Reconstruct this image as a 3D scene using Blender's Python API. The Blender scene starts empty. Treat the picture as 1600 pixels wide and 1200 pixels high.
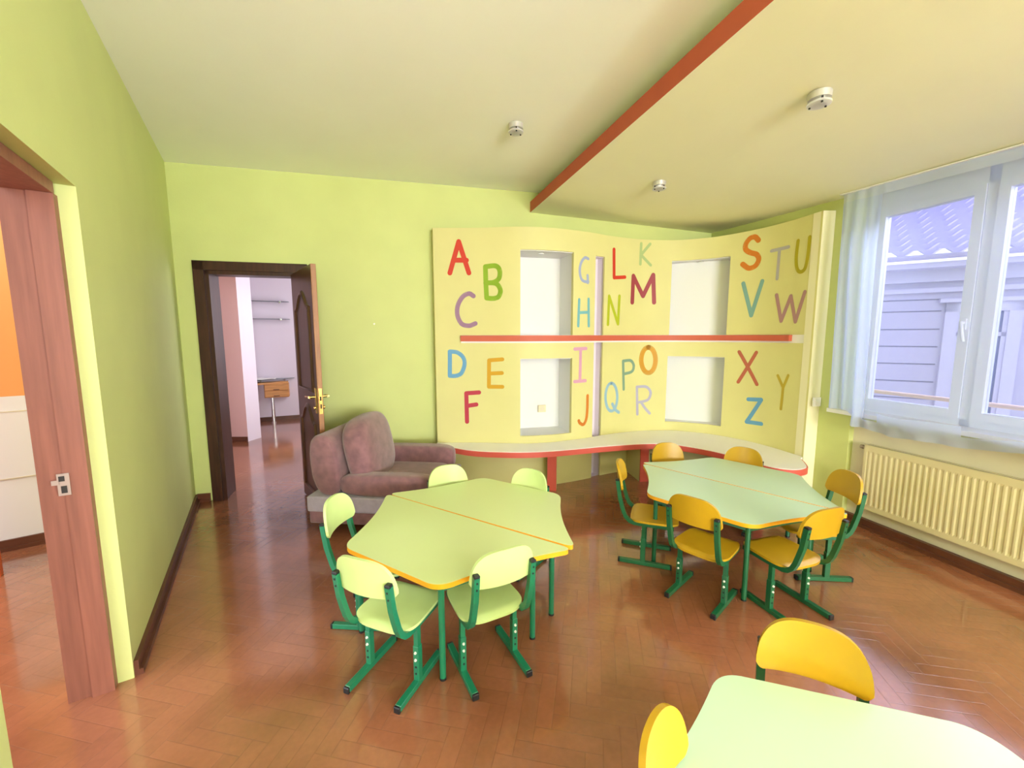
import bpy, bmesh, math, random
from mathutils import Vector, Matrix
random.seed(4)
PI = math.pi
scene = bpy.context.scene
COL = scene.collection

# ------------------------------------------------------------------ camera
CAM_H = 1.45
cam_data = bpy.data.cameras.new('camera')
cam_data.sensor_fit = 'HORIZONTAL'
cam_data.sensor_width = 36.0
cam_data.lens = 640.0 / 1600.0 * 36.0
cam_data.clip_start = 0.02
cam = bpy.data.objects.new('camera', cam_data)
COL.objects.link(cam)
cam.rotation_mode = 'XYZ'
cam.matrix_world = (Matrix.Translation((0, 0, CAM_H)) @ Matrix.Rotation(math.radians(-16.748), 4, 'Z')
                    @ Matrix.Rotation(math.radians(90 - 6.665), 4, 'X') @ Matrix.Rotation(math.radians(-0.11), 4, 'Z'))
scene.camera = cam

# ------------------------------------------------------------------ colour management, sky
scene.view_settings.view_transform = 'Standard'
scene.view_settings.look = 'None'
scene.view_settings.gamma = 1.0
scene.view_settings.use_curve_mapping = False
scene.view_settings.exposure = 0.8
scene.cycles.use_denoising = True
scene.cycles.max_bounces = 10
scene.cycles.diffuse_bounces = 6
scene.cycles.glossy_bounces = 4
scene.cycles.transparent_max_bounces = 12
scene.cycles.caustics_reflective = False
scene.cycles.caustics_refractive = False

world = bpy.data.worlds.new('overcast_sky')
scene.world = world
world.use_nodes = True
wn = world.node_tree.nodes
wl = world.node_tree.links
bg = wn['Background']
bg.inputs['Strength'].default_value = 1.7
tc = wn.new('ShaderNodeTexCoord')
sep = wn.new('ShaderNodeSeparateXYZ')
wl.new(tc.outputs['Generated'], sep.inputs[0])
ramp = wn.new('ShaderNodeValToRGB')
ramp.color_ramp.elements[0].position = 0.42
ramp.color_ramp.elements[0].color = (0.50, 0.49, 0.50, 1)
ramp.color_ramp.elements[1].position = 0.60
ramp.color_ramp.elements[1].color = (0.90, 0.92, 1.0, 1)
mr = wn.new('ShaderNodeMapRange')
mr.inputs['From Min'].default_value = -1
mr.inputs['From Max'].default_value = 1
wl.new(sep.outputs['Z'], mr.inputs['Value'])
wl.new(mr.outputs['Result'], ramp.inputs['Fac'])
wl.new(ramp.outputs['Color'], bg.inputs['Color'])

# daylight lamps at the windows; side and rear ones are added fill, unseen
def window_light(name, loc, rot, sx, sy, power, colour):
    ld = bpy.data.lights.new(name, 'AREA')
    ld.shape = 'RECTANGLE'
    ld.size = sx
    ld.size_y = sy
    ld.energy = power
    ld.color = colour
    lo = bpy.data.objects.new(name, ld)
    COL.objects.link(lo)
    lo.location = loc
    lo.rotation_euler = rot
    return lo
window_light('daylight_window', (4.95, 1.2, 3.42), (0, math.radians(62), 0), 1.4, 3.0, 95.0, (0.90, 0.92, 1.0))
window_light('side_fill_light', (3.68, -2.45, 1.60), (0, math.radians(120), 0), 1.5, 2.4, 300.0, (0.97, 0.97, 1.0))  # added lamp, tilted up to brighten ceiling and long wall
window_light('rear_fill_light', (1.6, -5.55, 1.60), (math.radians(122), 0, 0), 3.0, 1.6, 385.0, (0.98, 0.98, 1.0))  # added lamp behind the camera, evens out the room
# sun lamp added to bring out the roof tiles; the sky is overcast
sun_data = bpy.data.lights.new('roof_contrast_sun', 'SUN')
sun_data.energy = 3.2
sun_data.angle = math.radians(6)
sun_data.color = (1.0, 0.97, 0.95)
sun = bpy.data.objects.new('roof_contrast_sun', sun_data)
COL.objects.link(sun)
sun.rotation_euler = Vector((-0.10, 0.68, 0.72)).to_track_quat('Z', 'Y').to_euler()

# ------------------------------------------------------------------ materials
def lin(h):
    h = h.lstrip('#')
    out = []
    for i in (0, 2, 4):
        c = int(h[i:i + 2], 16) / 255.0
        out.append(c / 12.92 if c <= 0.04045 else ((c + 0.055) / 1.055) ** 2.4)
    return (out[0], out[1], out[2], 1.0)

C = {'wall': '#c6ce84', 'ceil': '#f6f9f2', 'soffit': '#edecca', 'beam': '#bf5a42', 'red': '#d05a4c', 'panel': '#d0ca8a', 'pil': '#e2dcb8', 'white': '#f0eeef', 'lilac': '#dcd2e0', 'pink': '#d3b2b8', 'niche': '#d6ccb4', 'rad': '#d6cba2', 'wdark': '#3d2218', 'wedge': '#9a6a42', 'wred': '#8a5644', 'skirt': '#5c3524', 'tubeL': '#1a7552', 'tubeD': '#155a38', 'chairG': '#c2d68c', 'chairY': '#b68e18', 'topA': '#ccda9c', 'topB': '#bad4b8', 'edge': '#eca81f', 'sofa': '#805a5e', 'sofaG': '#aaa0ae', 'tile': '#9f97bc', 'fac': '#b0a9b8', 'facw': '#bcb6c4', 'facj': '#6a6474', 'gl': '#434b70', 'floor0': '#7c4c30', 'floor1': '#a2664a'}
MATS = {}
def mat(name, col, rough=0.5, metal=0.0, spec=0.5, noise=0.0, nscale=8.0, bump=0.0, bscale=60.0, coat=0.0, sheen=0.0, stretch=None):
    m = bpy.data.materials.new(name)
    m.use_nodes = True
    nt = m.node_tree
    p = nt.nodes['Principled BSDF']
    c = lin(col) if isinstance(col, str) else col
    p.inputs['Base Color'].default_value = c
    p.inputs['Roughness'].default_value = rough
    p.inputs['Metallic'].default_value = metal
    p.inputs['Specular IOR Level'].default_value = spec
    p.inputs['Coat Weight'].default_value = coat
    p.inputs['Coat Roughness'].default_value = 0.1
    p.inputs['Sheen Weight'].default_value = sheen
    if noise or bump:
        t = nt.nodes.new('ShaderNodeTexCoord')
        mp = nt.nodes.new('ShaderNodeMapping')
        nt.links.new(t.outputs['Object'], mp.inputs[0])
        if stretch:
            mp.inputs['Scale'].default_value = stretch
    if noise:
        n = nt.nodes.new('ShaderNodeTexNoise')
        n.inputs['Scale'].default_value = nscale
        n.inputs['Detail'].default_value = 6
        nt.links.new(mp.outputs[0], n.inputs['Vector'])
        r = nt.nodes.new('ShaderNodeMapRange')
        r.inputs['From Min'].default_value = 0.3
        r.inputs['From Max'].default_value = 0.7
        r.inputs['To Min'].default_value = 1 - noise
        r.inputs['To Max'].default_value = 1 + noise
        nt.links.new(n.outputs['Fac'], r.inputs['Value'])
        mx = nt.nodes.new('ShaderNodeVectorMath')
        mx.operation = 'SCALE'
        mx.inputs[0].default_value = c[:3]
        nt.links.new(r.outputs['Result'], mx.inputs['Scale'])
        nt.links.new(mx.outputs['Vector'], p.inputs['Base Color'])
    if bump:
        b = nt.nodes.new('ShaderNodeTexNoise')
        b.inputs['Scale'].default_value = bscale
        b.inputs['Detail'].default_value = 4
        nt.links.new(mp.outputs[0], b.inputs['Vector'])
        bn = nt.nodes.new('ShaderNodeBump')
        bn.inputs['Strength'].default_value = bump
        bn.inputs['Distance'].default_value = 0.004
        nt.links.new(b.outputs['Fac'], bn.inputs['Height'])
        nt.links.new(bn.outputs['Normal'], p.inputs['Normal'])
    MATS[name] = m
    return m

M_green = mat('lime_wall_paint', C['wall'], 0.62, noise=0.03, nscale=3.0, bump=0.12, bscale=90)
M_ceil = mat('cream_ceiling_paint', C['ceil'], 0.8, noise=0.015, nscale=2.0, bump=0.1, bscale=120)
M_soffit = mat('pale_yellow_ceiling_paint', C['soffit'], 0.7, noise=0.015, nscale=2.0)
M_beam = mat('brick_red_paint', C['beam'], 0.6, noise=0.03, nscale=10)
M_red = mat('coral_red_paint', C['red'], 0.45)
M_panel = mat('soft_yellow_paint', C['panel'], 0.6, noise=0.02, nscale=4.0, bump=0.06, bscale=80)
M_pil = mat('cream_paint', C['pil'], 0.6)
M_white = mat('white_paint', C['white'], 0.6)
M_nwhite = mat('niche_white_paint', '#dededf', 0.6)
M_lilac = mat('lilac_white_paint', C['lilac'], 0.7)
M_pink = mat('dusty_pink_paint', C['pink'], 0.7)
M_niche = mat('bare_plaster_beige', C['niche'], 0.75, noise=0.04, nscale=5)
M_rad = mat('cream_enamel', C['rad'], 0.4)
M_upvc = mat('white_window_frame', '#e8ebf2', 0.35)
M_dark = mat('dark_slot', '#2a2620', 0.7)
M_black = mat('black_plastic', '#17181a', 0.45)
M_chrome = mat('chrome', '#e4e4e2', 0.22, metal=1.0)
M_ring = mat('satin_chrome', '#d2d0cc', 0.3, metal=0.55)
M_brass = mat('brass', '#d8b46a', 0.22, metal=1.0)
M_steel = mat('dull_steel', '#b6a698', 0.4, metal=0.7)
M_bolt = mat('zinc_bolt', '#e2e6dc', 0.35, metal=0.2)
M_wood_dark = mat('dark_stained_wood', C['wdark'], 0.38, noise=0.35, nscale=5, stretch=(9, 9, 0.7))
M_wood_edge = mat('brown_wood_edge', C['wedge'], 0.45, noise=0.15, nscale=6, stretch=(9, 9, 0.7))
M_wood_red = mat('red_brown_wood', C['wred'], 0.45, noise=0.16, nscale=5, stretch=(10, 10, 0.6))
M_leaf = mat('door_leaf_wood', '#523226', 0.3, noise=0.3, nscale=5, stretch=(9, 9, 0.7))
M_skirt = mat('brown_skirting_wood', C['skirt'], 0.4, noise=0.2, nscale=8)
M_desk = mat('light_wood_veneer', '#c48b52', 0.45, noise=0.15, nscale=6, stretch=(1, 1, 8))
M_frameL = mat('bright_green_tube_paint', C['tubeL'], 0.3, spec=0.6)
M_frameD = mat('dark_green_tube_paint', C['tubeD'], 0.3, spec=0.6)
M_chG = mat('pale_green_plywood', C['chairG'], 0.4, noise=0.025, nscale=12)
M_chY = mat('yellow_plywood', C['chairY'], 0.36, noise=0.025, nscale=12)
M_topA = mat('pale_green_laminate', C['topA'], 0.30, spec=0.5)
M_topB = mat('mint_green_laminate', C['topB'], 0.28, spec=0.5)
M_edge = mat('orange_edge_band', C['edge'], 0.4)
M_sofa = mat('mauve_velour', C['sofa'], 0.9, noise=0.22, nscale=16, bump=0.5, bscale=220, sheen=0.4)
M_sofaG = mat('grey_velour', C['sofaG'], 0.9, noise=0.08, nscale=25, bump=0.4, bscale=220, sheen=0.3)
M_orange = mat('orange_wall_paint', '#e8a05c', 0.7)
M_dado = mat('white_dado_paint', '#e2e0e2', 0.6)
M_lred = mat('orange_stained_wood', '#b8532c', 0.5, noise=0.1, nscale=6)
M_tile = mat('pale_roof_tile', C['tile'], 0.35, spec=0.8, noise=0.06, nscale=2)
M_fac = mat('pale_render', C['fac'], 0.85, noise=0.04, nscale=2.0, bump=0.3, bscale=30)
M_facw = mat('white_moulding', C['facw'], 0.8)
M_facj = mat('dark_joint', C['facj'], 0.9)  # dark tone of the joints in the render
M_glassd = mat('house_window_pane', C['gl'], 0.35, spec=0.4)
M_rail = mat('weathered_rail', '#d8b49a', 0.6)
M_sock = mat('cream_plastic', '#dccfae', 0.5)
M_switch = mat('white_plastic', '#eceaea', 0.35)

def thin_glass(name, tint, gloss=0.08):
    m = bpy.data.materials.new(name)
    m.use_nodes = True
    nt = m.node_tree
    nt.nodes.clear()
    o = nt.nodes.new('ShaderNodeOutputMaterial')
    t = nt.nodes.new('ShaderNodeBsdfTransparent')
    t.inputs['Color'].default_value = tint
    g = nt.nodes.new('ShaderNodeBsdfGlossy')
    g.inputs['Roughness'].default_value = 0.03
    lw = nt.nodes.new('ShaderNodeFresnel')
    lw.inputs['IOR'].default_value = 1.25
    mx = nt.nodes.new('ShaderNodeMixShader')
    nt.links.new(lw.outputs[0], mx.inputs[0])
    nt.links.new(t.outputs[0], mx.inputs[1])
    nt.links.new(g.outputs[0], mx.inputs[2])
    nt.links.new(mx.outputs[0], o.inputs[0])
    return m
M_glass = thin_glass('window_glass', (0.90, 0.92, 1.0, 1))
M_glassy = thin_glass('shelf_glass', (0.72, 0.80, 0.80, 1))

def sheer(name, col, fac):
    m = bpy.data.materials.new(name)
    m.use_nodes = True
    nt = m.node_tree
    nt.nodes.clear()
    o = nt.nodes.new('ShaderNodeOutputMaterial')
    t = nt.nodes.new('ShaderNodeBsdfTransparent')
    t.inputs['Color'].default_value = (0.86, 0.88, 1.0, 1)
    d = nt.nodes.new('ShaderNodeBsdfDiffuse')
    d.inputs['Color'].default_value = col
    tr = nt.nodes.new('ShaderNodeBsdfTranslucent')
    tr.inputs['Color'].default_value = col
    a = nt.nodes.new('ShaderNodeMixShader')
    a.inputs[0].default_value = 0.6
    nt.links.new(d.outputs[0], a.inputs[1])
    nt.links.new(tr.outputs[0], a.inputs[2])
    mx = nt.nodes.new('ShaderNodeMixShader')
    # the weave closes up where the cloth is seen at a slant
    lw = nt.nodes.new('ShaderNodeLayerWeight')
    lw.inputs['Blend'].default_value = 0.35
    mr_ = nt.nodes.new('ShaderNodeMapRange')
    mr_.inputs['To Min'].default_value = fac
    mr_.inputs['To Max'].default_value = min(1.0, fac + 0.22)
    nt.links.new(lw.outputs['Facing'], mr_.inputs['Value'])
    nt.links.new(mr_.outputs['Result'], mx.inputs[0])
    nt.links.new(t.outputs[0], mx.inputs[1])
    nt.links.new(a.outputs[0], mx.inputs[2])
    nt.links.new(mx.outputs[0], o.inputs[0])
    return m
M_frost = sheer('frosted_glass', (0.95, 0.95, 0.93, 1), 0.7)
M_sheer = sheer('sheer_voile', (0.58, 0.66, 1.0, 1), 0.22)
M_gath = sheer('gathered_voile', (0.66, 0.74, 1.0, 1), 0.74)
M_hem = sheer('curtain_header_tape', (0.74, 0.80, 1.0, 1), 0.72)

def floor_material():
    """Herringbone parquet: worked out from the plank coordinates with math nodes."""
    m = bpy.data.materials.new('herringbone_parquet')
    m.use_nodes = True
    nt = m.node_tree
    p = nt.nodes['Principled BSDF']
    L = 4.0
    def math_(op, a, b=None, c=None):
        n = nt.nodes.new('ShaderNodeMath')
        n.operation = op
        for i, v in enumerate((a, b, c)):
            if v is None:
                continue
            if isinstance(v, (int, float)):
                n.inputs[i].default_value = v
            else:
                nt.links.new(v, n.inputs[i])
        return n.outputs[0]
    geo = nt.nodes.new('ShaderNodeTexCoord')
    mp = nt.nodes.new('ShaderNodeMapping')
    mp.vector_type = 'POINT'
    mp.inputs['Rotation'].default_value = (0, 0, math.radians(28))
    mp.inputs['Scale'].default_value = (1 / 0.062, 1 / 0.062, 1)
    nt.links.new(geo.outputs['Object'], mp.inputs[0])
    s = nt.nodes.new('ShaderNodeSeparateXYZ')
    nt.links.new(mp.outputs[0], s.inputs[0])
    X, Y = s.outputs[0], s.outputs[1]
    i, j = math_('FLOOR', X), math_('FLOOR', Y)
    fx, fy = math_('SUBTRACT', X, i), math_('SUBTRACT', Y, j)
    k = math_('FLOORED_MODULO', math_('SUBTRACT', i, j), 2 * L)
    horiz = math_('LESS_THAN', k, L - 0.5)
    # horizontal plank
    hx = math_('ADD', fx, k)
    h_id = math_('ADD', math_('MULTIPLY', math_('SUBTRACT', i, k), 12.9898), math_('MULTIPLY', j, 78.233))
    h_edge = math_('MINIMUM', math_('MINIMUM', fy, math_('SUBTRACT', 1.0, fy)), math_('MINIMUM', hx, math_('SUBTRACT', L, hx)))
    # vertical plank
    vk = math_('SUBTRACT', 2 * L - 1, k)
    vy = math_('ADD', fy, vk)
    v_id = math_('ADD', math_('MULTIPLY', i, 39.425), math_('MULTIPLY', math_('SUBTRACT', j, vk), 17.171))
    v_edge = math_('MINIMUM', math_('MINIMUM', fx, math_('SUBTRACT', 1.0, fx)), math_('MINIMUM', vy, math_('SUBTRACT', L, vy)))
    def pick(a, b):
        return math_('ADD', math_('MULTIPLY', horiz, a), math_('MULTIPLY', math_('SUBTRACT', 1.0, horiz), b))
    edge = pick(h_edge, v_edge)
    ident = pick(h_id, v_id)
    rnd = math_('FRACT', math_('MULTIPLY', math_('SINE', ident), 43758.5))
    seam = nt.nodes.new('ShaderNodeMapRange')
    seam.inputs['From Min'].default_value = 0.0
    seam.inputs['From Max'].default_value = 0.045
    nt.links.new(edge, seam.inputs['Value'])
    # worn varnish: wide patches
    n1 = nt.nodes.new('ShaderNodeTexNoise')
    n1.inputs['Scale'].default_value = 1.3
    n1.inputs['Detail'].default_value = 5
    nt.links.new(geo.outputs['Object'], n1.inputs['Vector'])
    n2 = nt.nodes.new('ShaderNodeTexNoise')
    n2.inputs['Scale'].default_value = 45
    n2.inputs['Detail'].default_value = 5
    nt.links.new(geo.outputs['Object'], n2.inputs['Vector'])
    r1 = nt.nodes.new('ShaderNodeValToRGB')
    r1.color_ramp.elements[0].position = 0.34
    r1.color_ramp.elements[0].color = lin(C['floor0'])
    r1.color_ramp.elements[1].position = 0.62
    r1.color_ramp.elements[1].color = lin(C['floor1'])
    nt.links.new(n1.outputs['Fac'], r1.inputs['Fac'])
    v = math_('ADD', math_('ADD', 0.82, math_('MULTIPLY', rnd, 0.11)), math_('MULTIPLY', n2.outputs['Fac'], 0.26))
    # the seams are worn unevenly
    n3 = nt.nodes.new('ShaderNodeTexNoise')
    n3.inputs['Scale'].default_value = 2.6
    nt.links.new(geo.outputs['Object'], n3.inputs['Vector'])
    sd = math_('MULTIPLY', math_('SUBTRACT', 1.0, seam.outputs['Result']), math_('MULTIPLY', n3.outputs['Fac'], 0.40))
    v = math_('MULTIPLY', v, math_('SUBTRACT', 1.0, sd))
    sc = nt.nodes.new('ShaderNodeVectorMath')
    sc.operation = 'SCALE'
    nt.links.new(r1.outputs['Color'], sc.inputs[0])
    nt.links.new(v, sc.inputs['Scale'])
    nt.links.new(sc.outputs['Vector'], p.inputs['Base Color'])
    rr = math_('ADD', 0.10, math_('MULTIPLY', n1.outputs['Fac'], 0.16))
    rr = math_('ADD', rr, math_('MULTIPLY', sd, 0.4))
    nt.links.new(rr, p.inputs['Roughness'])
    p.inputs['Specular IOR Level'].default_value = 0.5
    p.inputs['Coat Weight'].default_value = 0.7
    p.inputs['Coat Roughness'].default_value = 0.10
    p.inputs['Coat IOR'].default_value = 1.7
    bn = nt.nodes.new('ShaderNodeBump')
    bn.inputs['Strength'].default_value = 0.22
    bn.inputs['Distance'].default_value = 0.002
    hgt = math_('ADD', seam.outputs['Result'], math_('MULTIPLY', rnd, 0.25))
    hgt = math_('ADD', hgt, math_('MULTIPLY', n2.outputs['Fac'], 0.4))
    nt.links.new(hgt, bn.inputs['Height'])
    nt.links.new(bn.outputs['Normal'], p.inputs['Normal'])
    return m
M_floor = floor_material()

# ------------------------------------------------------------------ builders
def obj(name, bm, m, parent=None, smooth=None, label=None):
    """Link a bmesh as one mesh object; m may be a list of materials."""
    bmesh.ops.recalc_face_normals(bm, faces=bm.faces[:])
    me = bpy.data.meshes.new(name)
    bm.to_mesh(me)
    bm.free()
    for mm in (m if isinstance(m, (list, tuple)) else [m]):
        me.materials.append(mm)
    if smooth is not None:
        me.polygons.foreach_set('use_smooth', [True] * len(me.polygons))
        me.set_sharp_from_angle(angle=math.radians(smooth))
    o = bpy.data.objects.new(name, me)
    COL.objects.link(o)
    if parent is not None:
        o.parent = parent
    if label:
        o['label'] = label
    return o

def thing(name, label, cat, loc=(0, 0, 0), rz=0.0, group=None):
    o = bpy.data.objects.new(name, None)
    o.empty_display_size = 0.1
    COL.objects.link(o)
    o.location = loc
    o.rotation_euler = (0, 0, rz)
    o['label'] = label
    o['category'] = cat
    if group:
        o['group'] = group
    return o

def tag(o, label, cat, group=None):
    o['label'] = label
    o['category'] = cat
    if group:
        o['group'] = group
    return o

def struct(o, label, cat='structure'):
    o['kind'] = 'structure'
    o['label'] = label
    o['category'] = cat
    return o

def dup(root, loc, rz, label, group=None):
    r = root.copy()
    COL.objects.link(r)
    r.location = loc
    r.rotation_euler = (0, 0, rz)
    r['label'] = label
    if group:
        r['group'] = group
    for ch in list(root.children):
        c = ch.copy()
        COL.objects.link(c)
        c.parent = r
        for g in list(ch.children):
            d = g.copy()
            COL.objects.link(d)
            d.parent = c
    return r

def prism(bm, pts, z0, z1, mi=0):
    """Vertical prism over a plan polygon; z0/z1 may be lists per corner."""
    n = len(pts)
    a = [bm.verts.new((pts[i][0], pts[i][1], z0[i] if isinstance(z0, (list, tuple)) else z0)) for i in range(n)]
    b = [bm.verts.new((pts[i][0], pts[i][1], z1[i] if isinstance(z1, (list, tuple)) else z1)) for i in range(n)]
    fs = [bm.faces.new(a[::-1]), bm.faces.new(b)]
    for i in range(n):
        fs.append(bm.faces.new((a[i], a[(i + 1) % n], b[(i + 1) % n], b[i])))
    for f in fs:
        f.material_index = mi
    return fs

def box(bm, c, s, rz=0.0, mi=0, bevel=0.0, seg=2):
    r = bmesh.ops.create_cube(bm, size=1.0)
    vs = r['verts']
    M = Matrix.Translation(c) @ Matrix.Rotation(rz, 4, 'Z') @ Matrix.Diagonal((s[0], s[1], s[2], 1))
    bmesh.ops.transform(bm, matrix=M, verts=vs)
    fs = list({f for v in vs for f in v.link_faces})
    for f in fs:
        f.material_index = mi
    if bevel:
        es = list({e for v in vs for e in v.link_edges})
        rr = bmesh.ops.bevel(bm, geom=es, offset=bevel, segments=seg, affect='EDGES', profile=0.6)
        for f in rr['faces']:
            f.material_index = mi
    return vs

def cyl(bm, p0, p1, r, n=16, mi=0, r2=None):
    p0, p1 = Vector(p0), Vector(p1)
    d = p1 - p0
    res = bmesh.ops.create_cone(bm, cap_ends=True, segments=n, radius1=r, radius2=r if r2 is None else r2, depth=d.length)
    q = d.to_track_quat('Z', 'Y').to_matrix().to_4x4()
    bmesh.ops.transform(bm, matrix=Matrix.Translation((p0 + p1) / 2) @ q, verts=res['verts'])
    for f in {f for v in res['verts'] for f in v.link_faces}:
        f.material_index = mi
    return res['verts']

def sweep_yz(bm, path, hw, ht, x, mi=0):
    """Square tube along a path of (y, z) points lying in the plane x = const."""
    rings = []
    n = len(path)
    for i, (y, z) in enumerate(path):
        a = path[max(0, i - 1)]
        b = path[min(n - 1, i + 1)]
        t = Vector((b[0] - a[0], b[1] - a[1]))
        t.normalize()
        nn = Vector((-t[1], t[0]))
        ring = []
        for sx, sn in ((-1, -1), (1, -1), (1, 1), (-1, 1)):
            ring.append(bm.verts.new((x + sx * hw, y + nn[0] * sn * ht, z + nn[1] * sn * ht)))
        rings.append(ring)
    for i in range(n - 1):
        for k in range(4):
            f = bm.faces.new((rings[i][k], rings[i][(k + 1) % 4], rings[i + 1][(k + 1) % 4], rings[i + 1][k]))
            f.material_index = mi
    bm.faces.new(rings[0][::-1]).material_index = mi
    bm.faces.new(rings[-1]).material_index = mi

def smooth_path(P, n=10, closed=False):
    P = [Vector(p) for p in P]
    Q = [2 * P[0] - P[1]] + P + [2 * P[-1] - P[-2]]
    out = []
    for i in range(1, len(Q) - 2):
        a, b, c, d = Q[i - 1], Q[i], Q[i + 1], Q[i + 2]
        for k in range(n):
            t = k / n
            out.append(0.5 * (2 * b + (c - a) * t + (2 * a - 5 * b + 4 * c - d) * t * t + (3 * b - a - 3 * c + d) * t ** 3))
    out.append(P[-1])
    return out

def shell(bm, g, nx, ny, off):
    """Closed sheet of even thickness over a grid of points; off is the vector to its other side."""
    A = {k: bm.verts.new(v) for k, v in g.items()}
    B = {k: bm.verts.new(Vector(v) + Vector(off)) for k, v in g.items()}
    for a in range(nx):
        for b in range(ny):
            bm.faces.new((A[a, b], A[a + 1, b], A[a + 1, b + 1], A[a, b + 1]))
            bm.faces.new((B[a, b], B[a, b + 1], B[a + 1, b + 1], B[a + 1, b]))
    rim = [(a, 0) for a in range(nx)] + [(nx, b) for b in range(ny)] + [(a, ny) for a in range(nx, 0, -1)] + [(0, b) for b in range(ny, 0, -1)]
    for p, q in zip(rim, rim[1:] + rim[:1]):
        bm.faces.new((A[p], B[p], B[q], A[q]))

def soft_block(bm, c, s, e=0.35, n=20, rz=0.0, tilt=0.0, mi=0):
    """Upholstered block: superellipsoid with half sizes s; small e is boxy."""
    res = bmesh.ops.create_uvsphere(bm, u_segments=2 * n, v_segments=n, radius=1.0)
    def sp(v, p):
        return math.copysign(abs(v) ** p, v)
    for v in res['verts']:
        x, y, z = v.co
        ph = math.asin(max(-1, min(1, z)))
        th = math.atan2(y, x)
        cp, sn = sp(math.cos(ph), e), sp(math.sin(ph), e)
        v.co = Vector((s[0] * cp * sp(math.cos(th), e), s[1] * cp * sp(math.sin(th), e), s[2] * sn))
    M = Matrix.Translation(c) @ Matrix.Rotation(rz, 4, 'Z') @ Matrix.Rotation(tilt, 4, 'Y')
    bmesh.ops.transform(bm, matrix=M, verts=res['verts'])
    return res['verts']

# ------------------------------------------------------------------ room lines
def yb(x):
    return 4.05 - 0.055 * x                    # back wall
def xw(y):
    return 3.335 + 0.035 * y                   # window wall
LW0 = Vector((-1.675, yb(-1.675)))             # left wall, far corner
LW1 = Vector((-1.09, 1.995))                   # left wall, edge of the doorway
LDIR = (LW1 - LW0).normalized()                # along the wall towards the camera
LOUT = Vector((-LDIR.y, LDIR.x)) * -1          # out of the room
if LOUT.x > 0:
    LOUT = -LOUT
CEIL = 2.85
REAR = -5.2
TH = 0.22

# floor (one parquet through all rooms)
bm = bmesh.new()
prism(bm, [(-5.5, REAR), (3.62, REAR), (3.62, 4.35), (1.2, 4.35), (1.2, 8.9), (-5.5, 8.9)], -0.05, 0.0)
struct(obj('floor', bm, M_floor), 'reddish brown worn herringbone parquet floor', 'floor')

# ceiling
bm = bmesh.new()
prism(bm, [(-1.95, 4.2), (-1.9, 3.0), (-0.75, REAR), (3.65, REAR), (3.75, 4.05)], CEIL, CEIL + 0.05)
struct(obj('ceiling', bm, M_ceil), 'cream painted upper ceiling', 'ceiling')

# lowered ceiling with its red edge
def zsof(x, y):
    zr = 2.456 + 0.0506 * (y - 1.47)
    return 2.658 + (x - 1.40) / 2.02 * (zr - 2.658)
bm = bmesh.new()
NX, NY = 8, 10
x0 = 1.385
low, high = {}, {}
for a in range(NX + 1):
    for b in range(NY + 1):
        fx = a / NX
        y = REAR + (3.98 - REAR) * b / NY
        x = x0 + (xw(y) + 0.02 - x0) * fx
        yy = min(y, yb(x) - 0.001) if b == NY else y
        low[a, b] = bm.verts.new((x, yy, zsof(x, yy)))
        high[a, b] = bm.verts.new((x, yy, zsof(x, yy) + 0.10 + 0.09 * fx))
for a in range(NX):
    for b in range(NY):
        bm.faces.new((low[a, b], low[a, b + 1], low[a + 1, b + 1], low[a + 1, b]))
        bm.faces.new((high[a, b], high[a + 1, b], high[a + 1, b + 1], high[a, b + 1]))
for b in range(NY):
    f = bm.faces.new((low[0, b], high[0, b], high[0, b + 1], low[0, b + 1]))
    f.material_index = 1
    bm.faces.new((low[NX, b], low[NX, b + 1], high[NX, b + 1], high[NX, b]))
for a in range(NX):
    bm.faces.new((low[a, 0], low[a + 1, 0], high[a + 1, 0], high[a, 0]))
    bm.faces.new((low[a, NY], high[a, NY], high[a + 1, NY], low[a + 1, NY]))
struct(obj('ceiling_lowered', bm, [M_soffit, M_beam]), 'pale yellow lowered ceiling with a brick red edge', 'ceiling')

# back wall with its doorway
DX0, DX1, DZ = -1.475, -0.745, 2.02            # rough opening
bm = bmesh.new()
def backseg(xa, xb, z0, z1):
    prism(bm, [(xa, yb(xa)), (xb, yb(xb)), (xb, yb(xb) + TH), (xa, yb(xa) + TH)], z0, z1)
backseg(-2.1, DX0, 0, CEIL)
backseg(DX0, DX1, DZ, CEIL)
backseg(DX1, 3.75, 0, CEIL)
struct(obj('wall_back', bm, M_green), 'lime green back wall with the dark doorway', 'wall')

# left wall: far stretch, lintel over the doorway, stretch beside the camera
LW2 = LW1 + LDIR * 0.91
bm = bmesh.new()
def leftseg(a, b, z0, z1):
    prism(bm, [a, b, b + LOUT * 0.20, a + LOUT * 0.20], z0, z1)
leftseg(LW0 - LDIR * 0.1, LW1, 0, CEIL)
leftseg(LW1, LW2, 2.005, CEIL)
LW3 = LW2 + LDIR * 1.75
leftseg(LW2, LW3, 0, CEIL)
prism(bm, [LW3, (LW3.x, REAR), (LW3.x - 0.2, REAR), LW3 + LOUT * 0.2], 0, CEIL)
struct(obj('wall_left', bm, M_green), 'lime green long wall beside the near doorway', 'wall')

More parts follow.
